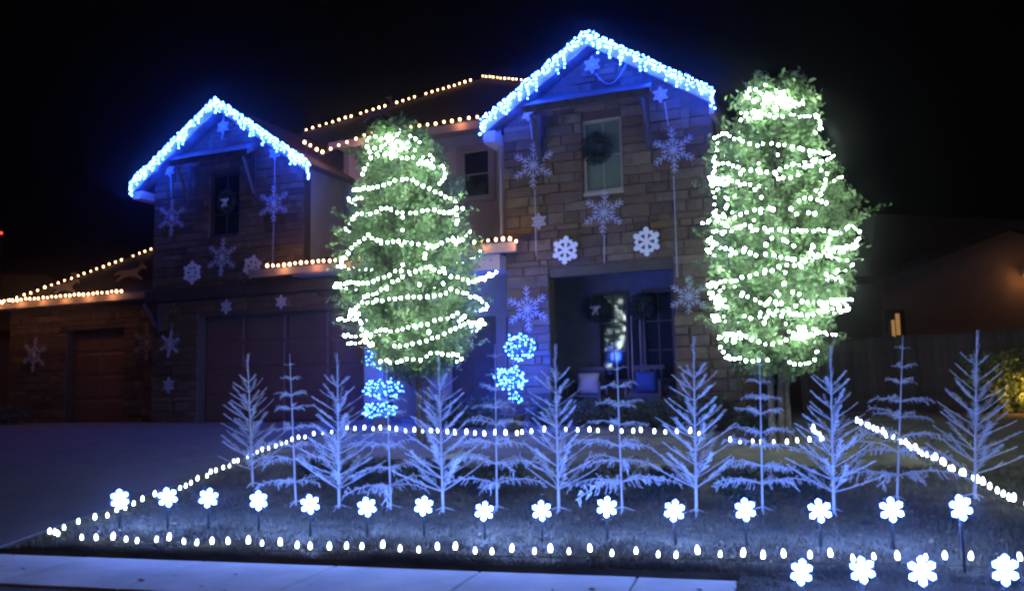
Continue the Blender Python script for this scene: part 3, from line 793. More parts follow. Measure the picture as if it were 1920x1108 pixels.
# chairs and cushions on the porch
def chair(u, lab):
    root = thing('porch_chair', HW(u, .35, 1.09), -TH, lab, 'chair', 'dark chairs on the porch')
    MB().box(-.3, .3, -.27, .27, .38, .44).build('seat', M['chairw'], root)
    mb = MB().box(-.3, .3, .24, .28, .44, .5).box(-.3, .3, .24, .28, .9, .98)
    mb.build('backrest', M['chairw'], root)
    for k in range(5): MB().box(-.27 + k * .125, -.23 + k * .125, .25, .27, .5, .9).build('slat', M['chairw'], root)
    for sx in (-1, 1):
        MB().box(sx * .33 - .03, sx * .33 + .03, -.27, .27, .62, .66).build('armrest', M['chairw'], root)
        for sy in (-1, 1): MB().box(sx * .33 - .025, sx * .33 + .025, sy * .25 - .025, sy * .25 + .025, 0, .62).build('leg', M['chairw'], root)
    return root
def cushion(u, m, lab):
    mb = MB(); me = bmesh.new(); bmesh.ops.create_cube(me, size=1)
    bmesh.ops.subdivide_edges(me, edges=me.edges[:], cuts=3, use_grid_fill=True)
    for v in me.verts:
        x, y, z = v.co; k = 1 - (max(abs(x), abs(z)) * 2) ** 4 * .7
        v.co = (x * .44 * (1 - .12 * (1 - abs(2 * z)) * (abs(x) > .49)), y * .17 * max(k, .1), z * .40)
    m_ = bpy.data.meshes.new('cushion'); me.to_mesh(m_); me.free(); m_.materials.append(m)
    m_.polygons.foreach_set('use_smooth', [True] * len(m_.polygons))
    o = link('cushion', m_, None, HW(u, .44, 1.09 + .44 + .21), None); o.rotation_euler = (Matrix.Rotation(-TH, 3, 'Z') @ Matrix.Rotation(-.2, 3, 'X')).to_euler()
    tag(o, lab, 'cushion')
uc1 = F(1100, 690, -.35)[0]; uc2 = F(1210, 688, -.35)[0]
chair(uc1, 'dark slatted porch chair holding the pale cushion'); chair(uc2, 'dark slatted porch chair holding the blue cushion')
cushion(uc1, M['cush'], 'pale grey cushion leaning in the left porch chair'); cushion(uc2, M['cushb'], 'blue cushion leaning in the right porch chair')

# ================================================================== real trees with light garlands
def img_radius(prof, y):
    for (y0, a0, b0), (y1, a1, b1) in zip(prof, prof[1:]):
        if y0 <= y <= y1:
            t = (y - y0) / (y1 - y0); return a0 + (a1 - a0) * t, b0 + (b1 - b0) * t
    return prof[-1][1:] if y > prof[-1][0] else prof[0][1:]
def lit_tree(px_base, Y, prof, rows, clusters, label, seed, stems, cw=1.0):
    rng = np.random.RandomState(seed); rnd = random.Random(seed)
    base = AT(px_base, 800, Y); base.z = gz(base.x, base.y)
    root = thing('oak_tree', base, 0, label, 'tree')
    k = Y / FPX
    zt = AT(px_base, prof[0][0], Y).z; zb = AT(px_base, prof[-1][0], Y).z
    ys = [p[0] for p in prof]
    def ring(py):                   # centre and radius of the crown at that height, in world
        a, b = img_radius(prof, py); A_ = AT(a, py, Y); B_ = AT(b, py, Y); return (A_ + B_) / 2, (B_ - A_).length / 2
    # trunk and stems
    for i, (dx, lean) in enumerate(stems):
        mb = MB(); top = ring(prof[0][0] + 60)[0] - base; a = Vector((dx, 0, -.05)); n = 7; prev = a
        for q in range(1, n + 1):
            t = q / n; p = Vector((dx + lean * t, .04 * math.sin(5 * t + i), 0)) * (1 - .6 * t * t); p.z = top.z * t; p.x += top.x * t * t * .9; p.y += top.y * t
            mb.tube(prev, p, .05 * (1.1 - .9 * (q - 1) / n), .05 * (1.1 - .9 * q / n), 8, cap=False); prev = p
        mb.build('trunk', M['bark'], root, True)
    # limbs and leaf clumps
    limb = MB(); C = []
    H = prof[-1][0] - prof[0][0]
    for q in range(620):
        py = prof[0][0] + H * rnd.random() ** .9; c, R = ring(py)
        th = rnd.uniform(0, 2 * PI)
        w_ = .80 + .12 * math.sin(3 * th + py * .02) + rnd.uniform(-.12, .17)
        if rnd.random() < .09: w_ += rnd.uniform(.12, .40)
        tip = c + Vector((math.cos(th) * R * w_, math.sin(th) * R * w_, R * .15 + rnd.uniform(-.05, .05)))
        st = c + Vector((math.cos(th) * .05, math.sin(th) * .05, -R * .45))
        mid = st.lerp(tip, .55) + Vector((rnd.uniform(-.08, .08), rnd.uniform(-.08, .08), rnd.uniform(.0, .12)))
        if q % 3 == 0 or w_ > 1.1:
            limb.tube(st - base, mid - base, .012, .008, 3, cap=False); limb.tube(mid - base, tip - base, .008, .003, 3, cap=False)
        n = 76; t = rng.uniform(.35, 1.03, n)[:, None]
        m0 = np.array(mid - base); t0 = np.array(tip - base); s0 = np.array(st - base)
        pts = np.where(t < .55, s0 + (m0 - s0) * t / .55, m0 + (t0 - m0) * (t - .55) / .45)
        C.append(pts + rng.normal(0, .045 + .03 * (w_ < 1.1), (n, 3)) * (1.15 - .5 * t))
    limb.build('branches', M['bark'], root)
    leaves(np.concatenate(C), .045, 'crown', M['leaf'], root)
    # garland
    g = thing('tree_light_string', base, 0, 'cool white bulbs wound around the ' + label, 'string lights', 'garlands of white bulbs on the two lit trees')
    pos = []
    cord = MB()
    def surf(x, y):
        c, R = ring(y); p = AT(x, y, Y); R *= cw
        off = (p - c).x; dd = math.sqrt(max(R * R - off * off, (R * .12) ** 2))
        q = c + Vector((off * (1 - 0 * dd), -dd, 0)); # pushed forward along y: bring back onto the same sight line
        dr = ray(x, y); return EYE + dr * ((c.y - dd) / dr.y)
    for row in rows:
        pr = [surf(*p) for p in row]
        fine = []
        for i_ in range(len(row) - 1):
            for t_ in range(4): fine.append(surf(row[i_][0] + (row[i_ + 1][0] - row[i_][0]) * t_ / 4, row[i_][1] + (row[i_ + 1][1] - row[i_][1]) * t_ / 4))
        fine.append(pr[-1]); MB().path([p - base for p in fine], .004, 3).build('cord', M['cable'], g)
        pos += [(p, 1.0) for p in poly_sample(fine, .105)]
        # the far half of the same turn
        c, R = ring((row[0][1] + row[-1][1]) / 2)
        if abs(row[-1][0] - row[0][0]) > 150:
            a0 = math.atan2((pr[-1] - c).y, (pr[-1] - c).x); a1 = math.atan2((pr[0] - c).y, (pr[0] - c).x)
            if a0 < 0 and a0 < a1: a0 += 2 * PI
            if a1 < a0: a1 += 2 * PI
            n = int(abs(a1 - a0) * R / .16)
            for i_ in range(1, n):
                t_ = i_ / n; aa = a0 + (a1 - a0) * t_
                if math.sin(aa) > -.15: pos.append((c + Vector((math.cos(aa) * R * .95, math.sin(aa) * R * .95, (pr[-1].z - c.z) * (1 - t_) + (pr[0].z - c.z) * t_)), .8))
    for (x, y, rx, ry, n) in clusters:
        for _ in range(int(n * .52)):
            a = rnd.uniform(0, 2 * PI); r_ = rnd.random() ** .6; pos.append((surf(x + rx * r_ * math.cos(a), y + ry * r_ * math.sin(a)), rnd.choice((.7, 1, 1.2))))
    print('garland bulbs', len(pos))
    for i_ in range(24):
        py = prof[0][0] + H * (.04 + .92 * ((i_ % 8) + .5) / 8); c, R = ring(py); aa = -PI / 2 + (-.9, .0, .9)[i_ // 8] + rnd.uniform(-.3, .3)
        ld = bpy.data.lights.new('garland_led', 'POINT'); ld.energy = 4.2; ld.color = (.8, 1, .90); ld.shadow_soft_size = .06
        lo = bpy.data.objects.new('garland_led', ld); COL.objects.link(lo); lo.parent = g
        lo.location = c + Vector((math.cos(aa), math.sin(aa), 0)) * (R + .05) - base
    pos.sort(key=lambda q: q[0].y)
    small = MB()
    for i_, (p, s_) in enumerate(pos):
        q = p - base + Vector((rnd.uniform(-.015, .015), rnd.uniform(-.05, .03), rnd.uniform(-.018, .018)))
        r_ = .0155 * s_ * rnd.uniform(.8, 1.25)
        if i_ < 298: link('bulb', bm_cool, g, q, None, (r_, r_, r_ * 1.2))
        else: small.ico(q, r_, sub=1)
    if small.v: small.build('far_bulbs', M['L_cool'], g, True)['kind'] = 'stuff'
def cr(pts, sc, ox, oy): return [(ox + x / sc, oy + y / sc) for x, y in pts]
c1 = lambda *p: cr(p, 2.357, 600, 230)
rows1 = [c1((190, 230), (215, 170), (260, 130), (340, 150), (420, 160), (490, 190)), c1((540, 190), (552, 240), (522, 270)),
 c1((150, 300), (220, 290), (270, 285), (330, 260), (390, 245), (440, 280), (500, 300), (560, 330), (610, 360)),
 c1((150, 340), (190, 330)), c1((130, 445), (150, 410), (220, 405), (285, 375), (340, 400), (400, 400), (490, 380), (530, 400), (590, 390), (612, 420), (600, 450)),
 c1((95, 620), (150, 545), (210, 500), (260, 525), (330, 530), (400, 530), (470, 535), (520, 545), (570, 520), (620, 525)),
 c1((70, 715), (130, 710), (220, 710), (290, 680), (340, 658), (400, 665), (460, 640), (530, 660), (600, 685), (660, 700), (730, 690), (780, 660)),
 c1((190, 770), (280, 740), (330, 695), (400, 670)), c1((460, 600), (465, 560), (520, 540)),
 c1((130, 860), (180, 800), (260, 785), (330, 775), (400, 770), (470, 770), (530, 765), (580, 740), (640, 755), (690, 775), (720, 790)),
 c1((210, 940), (280, 915), (340, 920), (400, 905), (460, 890), (520, 875), (570, 865), (620, 840)),
 c1((330, 985), (400, 985), (470, 965), (530, 945), (590, 915), (650, 885), (720, 890)),
 c1((270, 1055), (340, 1055), (400, 1045), (460, 1045), (490, 1020), (550, 1020), (620, 1025)),
 c1((180, 890), (190, 950), (230, 985))]
cl1 = [(738, 270, 52, 20, 80), (718, 288, 30, 14, 24), (800, 305, 16, 14, 22), (662, 590, 14, 12, 16), (853, 453, 14, 7, 14), (895, 608, 14, 8, 16), (690, 640, 12, 14, 14), (632, 533, 7, 5, 8), (775, 490, 100, 150, 26), (845, 400, 14, 14, 6), (866, 600, 8, 12, 8), (860, 674, 10, 5, 6)]
prof1 = [(238, 705, 775), (262, 682, 806), (300, 665, 838), (350, 650, 868), (400, 645, 880), (450, 638, 896), (500, 622, 920), (540, 618, 930), (590, 632, 918), (640, 655, 900), (690, 690, 868)]
lit_tree(785, 15.3, prof1, rows1, cl1, 'rounded tree in front of the house entry', 11, [(0, .1), (.12, .25)])
c2 = lambda *p: cr(p, 1.9105, 1290, 120)
rows2 = [c2((190, 205), (240, 195), (300, 185), (370, 190), (430, 185), (470, 190), (475, 230), (455, 250)),
 c2((95, 270), (130, 245), (190, 280), (240, 290), (300, 285), (370, 295), (420, 310), (480, 320), (515, 325)),
 c2((100, 360), (145, 360), (200, 385), (250, 385), (300, 390), (360, 365), (420, 370)), c2((75, 410), (130, 410), (190, 430), (265, 438)), c2((320, 415), (390, 400)),
 c2((95, 330), (90, 400), (92, 470), (100, 520), (85, 560), (50, 570)), c2((100, 540), (150, 560), (200, 540), (250, 520), (305, 518)),
 c2((90, 600), (140, 605), (190, 575), (255, 592), (320, 595), (360, 600), (430, 600), (470, 592), (510, 605), (545, 605), (580, 580), (620, 605), (605, 640)),
 c2((90, 640), (110, 655), (165, 675), (220, 678), (280, 685), (345, 690), (410, 700), (460, 685), (515, 660), (570, 660), (605, 655)),
 c2((75, 790), (130, 780), (180, 770), (240, 755), (290, 740), (340, 725), (390, 720), (440, 700), (490, 685), (550, 700), (570, 700)),
 c2((75, 820), (110, 860), (150, 880)), c2((190, 820), (240, 850), (300, 860), (330, 825)),
 c2((260, 895), (310, 885), (345, 890), (400, 855), (450, 850), (480, 860), (530, 850), (590, 840)),
 c2((200, 905), (260, 910), (320, 900), (380, 895), (440, 900), (490, 880), (550, 865)),
 c2((130, 970), (180, 965), (240, 990), (290, 1010), (340, 990), (400, 960), (450, 970), (490, 960)),
 c2((110, 1010), (135, 1050), (190, 1055), (235, 1065), (290, 1065)), c2((360, 1070), (400, 1080), (450, 1060), (458, 1030)),
 c2((480, 380), (500, 410), (470, 470), (450, 440)), c2((400, 490), (440, 480), (500, 500))]
cl2 = [(1440, 184, 46, 24, 90), (1470, 194, 40, 12, 60), (1420, 215, 40, 10, 30), (1562, 520, 18, 12, 30), (1563, 575, 30, 12, 40), (1505, 625, 30, 12, 55), (1345, 560, 14, 16, 25), (1375, 632, 20, 8, 20), (1345, 345, 14, 12, 25), (1470, 450, 130, 60, 55), (1460, 560, 110, 60, 40), (1525, 300, 20, 20, 22), (1545, 470, 30, 14, 22), (1355, 400, 20, 40, 22), (1440, 330, 80, 40, 18)]
prof2 = [(152, 1415, 1480), (175, 1392, 1515), (240, 1352, 1545), (300, 1332, 1575), (400, 1325, 1600), (450, 1322, 1610), (520, 1325, 1600), (570, 1330, 1595), (620, 1342, 1575), (688, 1365, 1540)]
lit_tree(1462, 13.6, prof2, rows2, cl2, 'taller tree right of the house', 23, [(-.12, .1), (.14, -.05), (.02, .15)])

# ================================================================== shrubs, topiaries, rocks
def shrub(name, px, py, rx, ry, rz, label, cat='shrub', n=2600, m='shrub', lift=.9, group=None, size=.03, p=None):
    p = p or G(px, py)
    root = thing(name, p, 0, label, cat, group)
    d = np.random.normal(size=(n, 3)); d /= np.linalg.norm(d, axis=1)[:, None]
    lump = 1 + .16 * np.sin(d[:, 0:1] * 7 + px) * np.cos(d[:, 1:2] * 6 + py) + .08 * np.sin(d[:, 2:3] * 11)
    rr = np.random.uniform(.6, 1.05, (n, 1)) * lump
    c = d * rr * np.array([[rx, ry, rz]]) + np.array([[0, 0, rz * lift]])
    c = c[c[:, 2] > 0]
    leaves(c, size, 'foliage', M[m], root)
    mb = MB()
    for _ in range(5): mb.tube((random.uniform(-.05, .05), random.uniform(-.05, .05), -.02), (random.uniform(-rx, rx) * .5, random.uniform(-ry, ry) * .5, rz * 1.1), .012, .005, 4)
    mb.build('stem', M['bark'], root)
    return root
for i, (px, py, rx, rz, lab) in enumerate([
    (830, 798, .45, .30, 'rounded shrub just right of the left blue topiary'), (900, 800, .40, .30, 'dark shrub below the front door'),
    (1030, 795, .35, .22, 'low shrub at the foot of the blue-lit pier'), (1105, 796, .45, .25, 'low shrub below the left porch chair'),
    (1180, 797, .45, .24, 'low shrub below the gap between porch chairs'), (1255, 800, .42, .28, 'low shrub below the right porch chair'),
    (1340, 806, .40, .32, 'shrub at the foot of the stone buttress'), (1425, 812, .35, .25, 'shrub at the foot of the right lit tree')]):
    shrub('shrub', px, py, rx, rx * .8, rz, lab, group='dark shrubs along the house front')
for i, (px, py, rx, rz, lab) in enumerate([
    (700, 900, .42, .16, 'spreading low plant left of the pale boulder pair'), (820, 905, .40, .17, 'low dark plant under the left pale boulder'), (930, 915, .42, .17, 'low dark plant at the lawn centre'),
    (1120, 930, .34, .16, 'low dark plant left of the right boulder'), (1235, 928, .36, .17, 'low dark plant right below the right boulder'),
    (1400, 935, .36, .17, 'low dark plant below the right lit tree'), (1500, 930, .40, .17, 'low dark plant right of the right lit tree'), (600, 890, .3, .12, 'small low plant at the left of the bed')]):
    shrub('ground_plant', px, py, rx, rx * .7, rz, lab, 'plant', 1500, group='low plants in the middle of the bed')
def rock(px, py, rx, rz, lab):
    p = G(px, py); me = bmesh.new(); bmesh.ops.create_icosphere(me, subdivisions=3, radius=1)
    import mathutils.noise as mn
    for v in me.verts:
        k = 1 + .25 * mn.noise(v.co * 1.4 + Vector((px, 0, 0))); v.co = Vector((v.co.x * rx * k, v.co.y * rx * .7 * k, max(v.co.z, -.4) * rz * k))
    m_ = bpy.data.meshes.new('boulder'); me.to_mesh(m_); me.free(); m_.materials.append(M['rock'])
    tag(link('boulder', m_, None, p + Vector((0, 0, rz * .3))), lab, 'boulder')
rock(868, 876, .33, .16, 'wide pale boulder left of centre in the bed'); rock(1217, 900, .24, .15, 'pale boulder right of centre in the bed')

def topiary(px, Y, items, base_py, label, llab):
    base = AT(px, base_py, Y); base.z = gz(base.x, base.y) + (0.0)
    root = thing('spiral_topiary', base, 0, label, 'topiary', 'potted topiaries by the entry')
    mb = MB(); mb.tube((0, 0, 0), (0, 0, .26), .13, .18, 12); mb.tube((0, 0, .262), (0, 0, .30), .20, .20, 12); mb.build('pot', M['pot'], root)
    top = AT(px, items[0][1], Y) - base
    MB().tube((0, 0, .28), (0, 0, top.z), .02, .012, 6).build('stem', M['bark'], root)
    g = thing('topiary_light_string', base, 0, llab, 'string lights', 'blue lights wound on the topiaries')
    bulbs = MB(); cord = MB(); rr = random.Random(int(px)); Cn = []; prev = None
    for (x, y, rx, rz, n) in items:
        c = AT(x, y, Y) - base; k = Y / FPX; a_, b_ = rx * k, rz * k
        m = 420; d = np.random.normal(size=(m, 3)); d /= np.linalg.norm(d, axis=1)[:, None]
        Cn.append(np.array(c) + d * np.random.uniform(.3, .95, (m, 1)) * np.array([[a_, a_, b_]]))
        for i in range(n):
            t = i / n; ph = t * 2 * PI * 3.5; v = 1 - 2 * t; s_ = math.sqrt(max(0, 1 - v * v * .9))
            q = c + Vector((math.cos(ph) * a_ * s_, math.sin(ph) * a_ * s_, v * b_)) + Vector((rr.uniform(-.05, .05), rr.uniform(-.05, .05), rr.uniform(-.045, .045)))
            if prev is not None: cord.tube(prev, q, .003, n=3, cap=False)
            prev = q; r_ = rr.uniform(.008, .014)
            link('bulb', bm_blue, g, q, None, (r_, r_, r_))
    leaves(np.concatenate(Cn), .022, 'foliage', M['shrub'], root)
    for (x, y, rx, rz, n) in items[:2]:
        for dy in (-.3, .3):
            ld = bpy.data.lights.new('topiary_led', 'POINT'); ld.energy = 105; ld.color = (.012, .06, 1); ld.shadow_soft_size = .12
            lo = bpy.data.objects.new('topiary_led', ld); COL.objects.link(lo); lo.parent = g; lo.location = AT(x, y, Y) - base + Vector((0, dy, 0))
    cord.build('cord', M['cable'], g)
topiary(716, 16.9, [(722, 672, 36, 16, 60), (718, 730, 34, 17, 75), (712, 770, 30, 13, 85)], 800, 'topiary left of the entry beside the wide garage door', 'blue lights on the left topiary in three rings')
topiary(966, 16.0, [(974, 650, 26, 24, 75), (957, 710, 28, 20, 105), (966, 747, 9, 8, 25)], 800, 'topiary right of the entry before the blue-lit pier', 'blue lights on the right topiary in two balls')

# ================================================================== frosted wire trees
def branchA(seed):
    rnd = random.Random(seed); mb = MB(); e = Vector((1, 0, .0)); droop = .12
    pts = [Vector((t, 0, -.10 * t * (1 - t))) for t in (0, .35, .7, 1)]
    for i, (a, b) in enumerate(zip(pts, pts[1:])): mb.tube(a, b, .0125 * (1 - .2 * i), .0125 * (1 - .2 * (i + 1)), 4)
    for t in (.2, .29, .38, .46, .54, .62, .7, .78, .86, .93):
        for sgn in (1, -1):
            if rnd.random() < .3: continue
            p = Vector((t, 0, -.10 * t * (1 - t))); l = .25 * (1.1 - t * .7) * rnd.uniform(.5, 1.3)
            q = p + Vector((l * .82, sgn * l * .5, rnd.uniform(-.02, .12) * l)); mb.tube(p, q, .008, .006, 3)
            if rnd.random() < .5: mb.tube(p.lerp(q, .5), p.lerp(q, .5) + Vector((l * .4, -sgn * l * .15, l * .15)), .006, .005, 3)
    return mb
def branchB(seed):
    rnd = random.Random(seed); mb = MB(); pts = [Vector((t, .04 * math.sin(6 * t + seed), .10 * math.sin(PI * t) - .10 * t)) for t in (0, .2, .4, .6, .8, 1)]
    for i, (a, b) in enumerate(zip(pts, pts[1:])): mb.tube(a, b, .013 * (1 - .12 * i), .013 * (1 - .12 * (i + 1)), 4)
    for k in range(26):
        t = .12 + .88 * k / 26; p = Vector((t, .04 * math.sin(6 * t + seed), .10 * math.sin(PI * t) - .10 * t))
        a = rnd.uniform(0, 2 * PI); l = rnd.uniform(.04, .12)
        q = p + Vector((l * .5, math.cos(a) * l, math.sin(a) * l * .9 - .05 * rnd.random())); mb.tube(p, q, .009, .007, 3)
        if rnd.random() < .6: mb.tube(q, q + Vector((.03, rnd.uniform(-.03, .03), rnd.uniform(-.09, .01))), .008, .007, 3)
    return mb
brA = [branchA(k).mesh('branch', M['tinsel']) for k in range(5)]; brB = [branchB(k).mesh('branch', M['tinsel']) for k in range(5)]
def wire_tree(kind, px, base_py, top_px, top_py, label):
    p = G(px, base_py); t = AT(top_px, top_py, p.y + .02); d = t - p; H = d.length
    rnd = random.Random(int(px))
    root = thing('wire_tree' if kind == 'A' else 'tinsel_tree', p, 0, label, 'christmas tree', 'frosted upswept wire trees on the lawn' if kind == 'A' else 'frosted thin tinsel trees on the lawn')
    q = Vector((0, 0, 1)).rotation_difference(d.normalized()); root.rotation_mode = 'QUATERNION'; root.rotation_quaternion = q
    mb = MB(); n = 8
    r0 = .018 if kind == 'A' else .013
    for i in range(n): mb.tube((0, 0, H * i / n), (0, 0, H * (i + 1) / n), r0 * (1 - .75 * i / n), r0 * (1 - .75 * (i + 1) / n), 6, cap=False)
    mb.build('trunk', M['tinsel'], root, True)
    mb = MB()
    for a in (.3, 2.4, 4.5): mb.tube((0, 0, .06), (.17 * math.cos(a), .17 * math.sin(a), -.0), .007, n=4)
    mb.build('stand', M['tinsel'], root)
    if kind == 'A':
        lv = 10
        for i in range(lv):
            f = i / (lv - 1); z = H * (.14 + .63 * f + rnd.uniform(-.015, .015)); L = (.60 * (1 - f) ** .9 + .24 * f) * H / 1.9 * rnd.uniform(.88, 1.12)
            m = 5 if i < 7 else 4
            ph = rnd.uniform(0, 6)
            for k in range(m):
                a = ph + 2 * PI * k / m + rnd.uniform(-.25, .25); s_ = L * rnd.uniform(.85, 1.12); el = .52 + .14 * f + rnd.uniform(-.14, .14)
                link('branch', brA[rnd.randrange(5)], root, (0, 0, z), (0, -el, a), (s_, s_, s_ * 1.0) if s_ > .3 else (s_, s_ * 1.3, s_ * 1.3))
        for i in range(4):
            a = rnd.uniform(0, 6); link('branch', brA[i], root, (0, 0, H * (.80 + .045 * i)), (0, -1.35, a), (.13, .16, .16))
    else:
        lv = 8
        for i in range(lv):
            f = i / (lv - 1); z = H * (.16 + .76 * f ** .95 + rnd.uniform(-.02, .02)); L = (.56 * (1 - f) ** 1.1 + .09) * H / 1.9 * rnd.uniform(.8, 1.12)
            m = 5 if i < 6 else 4; ph = rnd.uniform(0, 6)
            for k in range(m):
                a = ph + 2 * PI * k / m + rnd.uniform(-.3, .3); s_ = L * rnd.uniform(.8, 1.15)
                link('branch', brB[rnd.randrange(5)], root, (0, 0, z), (0, -(.02 + .35 * f) + rnd.uniform(-.15, .15), a), (s_, s_, s_) if s_ > .25 else (s_, s_ * 1.3, s_ * 1.3))
    return root
WT = [('A', 474, 912, 464, 663), ('B', 555, 947, 543, 663), ('A', 636, 955, 632, 662), ('B', 733, 955, 724, 672), ('A', 831, 960, 822, 665), ('B', 932, 958, 928, 645),
      ('A', 1048, 960, 1040, 645), ('B', 1167, 960, 1155, 635), ('A', 1306, 965, 1300, 630), ('B', 1430, 960, 1424, 660), ('A', 1564, 963, 1557, 650), ('B', 1682, 940, 1693, 628), ('A', 1828, 935, 1832, 618)]
WL = ['upswept wire tree at the left end of the row', 'thin tinsel tree just right of the leftmost upswept tree', 'upswept wire tree left of the left blue topiary', 'thin tinsel tree standing before the left blue topiary',
      'upswept wire tree below the left lit tree', 'thin tinsel tree just left of the right blue topiary', 'upswept wire tree just right of the right blue topiary', 'thin tinsel tree in front of the porch chairs',
      'upswept wire tree in front of the stone buttress', 'thin tinsel tree in front of the right lit tree', 'upswept wire tree just right of the right lit tree', 'thin tinsel tree before the fence near the right end', 'upswept wire tree at the right end of the row']
for a, l in zip(WT, WL): wire_tree(*a, 'frosted ' + l)

# ================================================================== lit snowflake stakes
def lit_flake(R):
    pts = []
    for a in arms(off=PI / 2):
        for r_, da in ((.43, -.5236), (.57, -.21), (.65, -.20), (.71, -.31), (.90, -.27), (.95, -.12), (1.05, 0), (.95, .12), (.90, .27), (.71, .31), (.65, .20), (.57, .21)): pts.append((R * r_ * math.cos(a + da), R * r_ * math.sin(a + da)))
    n = len(pts); mb = MB()
    for y in (-.01, .01):
        i = len(mb.v); mb.v += [(x, y, z) for x, z in pts] + [(0, y * 1.4, 0)]
        for k in range(n): mb.f.append((i + k, i + (k + 1) % n, i + n) if y < 0 else (i + (k + 1) % n, i + k, i + n))
    for k in range(n): mb.f.append((k, n + 1 + k, n + 1 + (k + 1) % n, (k + 1) % n))
    return mb
fl = lit_flake(.105).mesh('flake', M['L_flake'])
ORD = ['leftmost', 'second from the left', 'third from the left', 'fourth from the left', 'fifth from the left', 'sixth from the left', 'seventh from the left', 'exact middle one', 'seventh from the right', 'sixth from the right', 'fifth from the right', 'fourth from the right', 'third from the right', 'second from the right', 'rightmost']
FP = [(222, 935, 992), (312, 932, 993), (389, 933, 994), (483, 938, 1000), (580, 945, 1006), (687, 950, 1008), (794, 948, 1010), (906, 958, 1012), (1014, 957, 1016), (1137, 950, 1018), (1264, 957, 1022), (1398, 955, 1028), (1538, 957, 1028), (1674, 955, 1030), (1808, 951, 1075)]
fr = None
def put_flake(p, top, label, group, sc):
    global fr
    h = (top - p).z
    root = thing('snowflake_stake', p, 0, label, 'snowflake light', group)
    f_ = link('snowflake', fl, root, (0, 0, h), (0, random.uniform(-.2, .2), random.uniform(-.32, .32)), (sc, 1, sc))
    MB().box(-.012, .012, .012, .03, -.03, h - .02).build('stake', M['stake'], root)
    for y_ in (-.09, .09):
        lamp = bpy.data.lights.new('flake_led', 'POINT'); lamp.energy = 19.0 if y_ < 0 else 13.0; lamp.color = (.175, .335, 1); lamp.shadow_soft_size = .07
        lo = bpy.data.objects.new('flake_led', lamp); COL.objects.link(lo); lo.parent = root; lo.location = (0, y_, h)
for (px, cy, by), o_ in zip(FP, ORD):
    p = G(px + (3 if px > 900 else 1), by); c = AT(px, cy, p.y)
    R = (20 + 6.5 * max(0, (px - 900)) / 900) * p.y / FPX * .84
    put_flake(p, c, 'glowing snowflake on a black stake, ' + o_ + ' in long row', 'lit snowflake stakes in the long row', R / .105)
for (px, cy, rp), l in zip([(1503, 1072, 24), (1617, 1068, 25), (1729, 1070, 28), (1885, 1068, 29)], ['at the left end of the short front row', 'second from left in short front row', 'second from the right in the short front row', 'at the right end of the short front row']):
    d = ray(px, cy); t = (.33 - 1.6) / d.z; c = EYE + d * t; p = Vector((c.x, c.y, gz(c.x, c.y)))
    put_flake(p, c, 'large glowing snowflake on a stake ' + l, 'lit snowflake stakes in the short front row', rp * c.y / FPX / .105 * .92)

# ================================================================== path bulbs on little stakes
bulb_mesh = MB()
prof = [(0, -.042), (.014, -.040), (.021, -.02), (.022, 0), (.017, .022), (.009, .038), (0, .046)]
n = 10
for r_, z in prof[1:-1]:
    for k in range(n): bulb_mesh.v.append((r_ * math.cos(2 * PI * k / n), r_ * math.sin(2 * PI * k / n), z))
m_ = len(prof) - 2
for j in range(m_ - 1):
    for k in range(n): bulb_mesh.f.append((j * n + k, j * n + (k + 1) % n, (j + 1) * n + (k + 1) % n, (j + 1) * n + k))
bulb_mesh.f.append(tuple(reversed(range(n)))); bulb_mesh.v.append((0, 0, .046)); t_ = len(bulb_mesh.v) - 1
for k in range(n): bulb_mesh.f.append(((m_ - 1) * n + k, (m_ - 1) * n + (k + 1) % n, t_))
pb = bulb_mesh.mesh('bulb', M['L_path'], True)
st_me = MB().tube((0, 0, -.02), (0, 0, .075), .007, .007, 5).tube((0, 0, .07), (0, 0, .088), .014, .016, 8).mesh('stake', M['green'])
proto = thing('path_light', (0, 0, 0), 0, 'x', 'path light'); link('bulb', pb, proto, (0, 0, .125)); link('stake', st_me, proto)
first = [True]
def path_row(pix, step, label, group, sc=1.0):
    pts = [G(x, y, .115) for x, y in pix]; pts = [Vector((p.x, p.y, 0)) for p in pts]
    cp = [Vector((p.x + random.uniform(-.03, .03), p.y + random.uniform(-.03, .03), 0)) for p in poly_sample(pts, .12)]
    for p in cp: p.z = gz(p.x, p.y) + .03
    tag(MB().path([p - cp[0] for p in cp], .006, 4).build('light_cord', M['cable'], None, loc=cp[0]), 'thin green cord lying along the ' + group, 'cord')
    for p in poly_sample(pts, step):
        if random.random() < .02: continue
        if first[0]: o = proto; first[0] = False
        else: o = copy_tree(proto)
        x = p.x + random.uniform(-.03, .03); y = p.y + random.uniform(-.05, .05)
        o.location = (x, y, gz(x, y) - random.uniform(0, .012)); o.rotation_euler = (random.uniform(-.12, .12), random.uniform(-.12, .12), 0)
        s_ = sc * random.uniform(.62, .88); o.scale = (s_, s_, s_); tag(o, label, 'path light', group)
path_row([(92, 992), (160, 1000), (330, 1007), (600, 1018), (900, 1024), (1230, 1029), (1550, 1036), (1925, 1042)], .188, 'glowing white bulb on a short stake in the front line beside the sidewalk', 'bulbs along the front edge of the lawn', 1.05)
path_row([(98, 992), (160, 970), (200, 960), (255, 935), (340, 908), (390, 885), (440, 862), (500, 838), (560, 817), (640, 801)], .195, 'glowing white bulb on a short stake in the slanting line beside the driveway', 'bulbs along the driveway edge')
path_row([(650, 801), (760, 804), (880, 811), (960, 812), (990, 806), (1150, 804), (1320, 810)], .19, 'glowing white bulb on a short stake in the far line before the house', 'bulbs along the back of the bed', 1.25)
path_row([(1370, 822), (1450, 827), (1545, 820), (1520, 800)], .17, 'glowing white bulb on a short stake at the foot of the right lit tree', 'bulbs at the back right of the bed', 1.15)
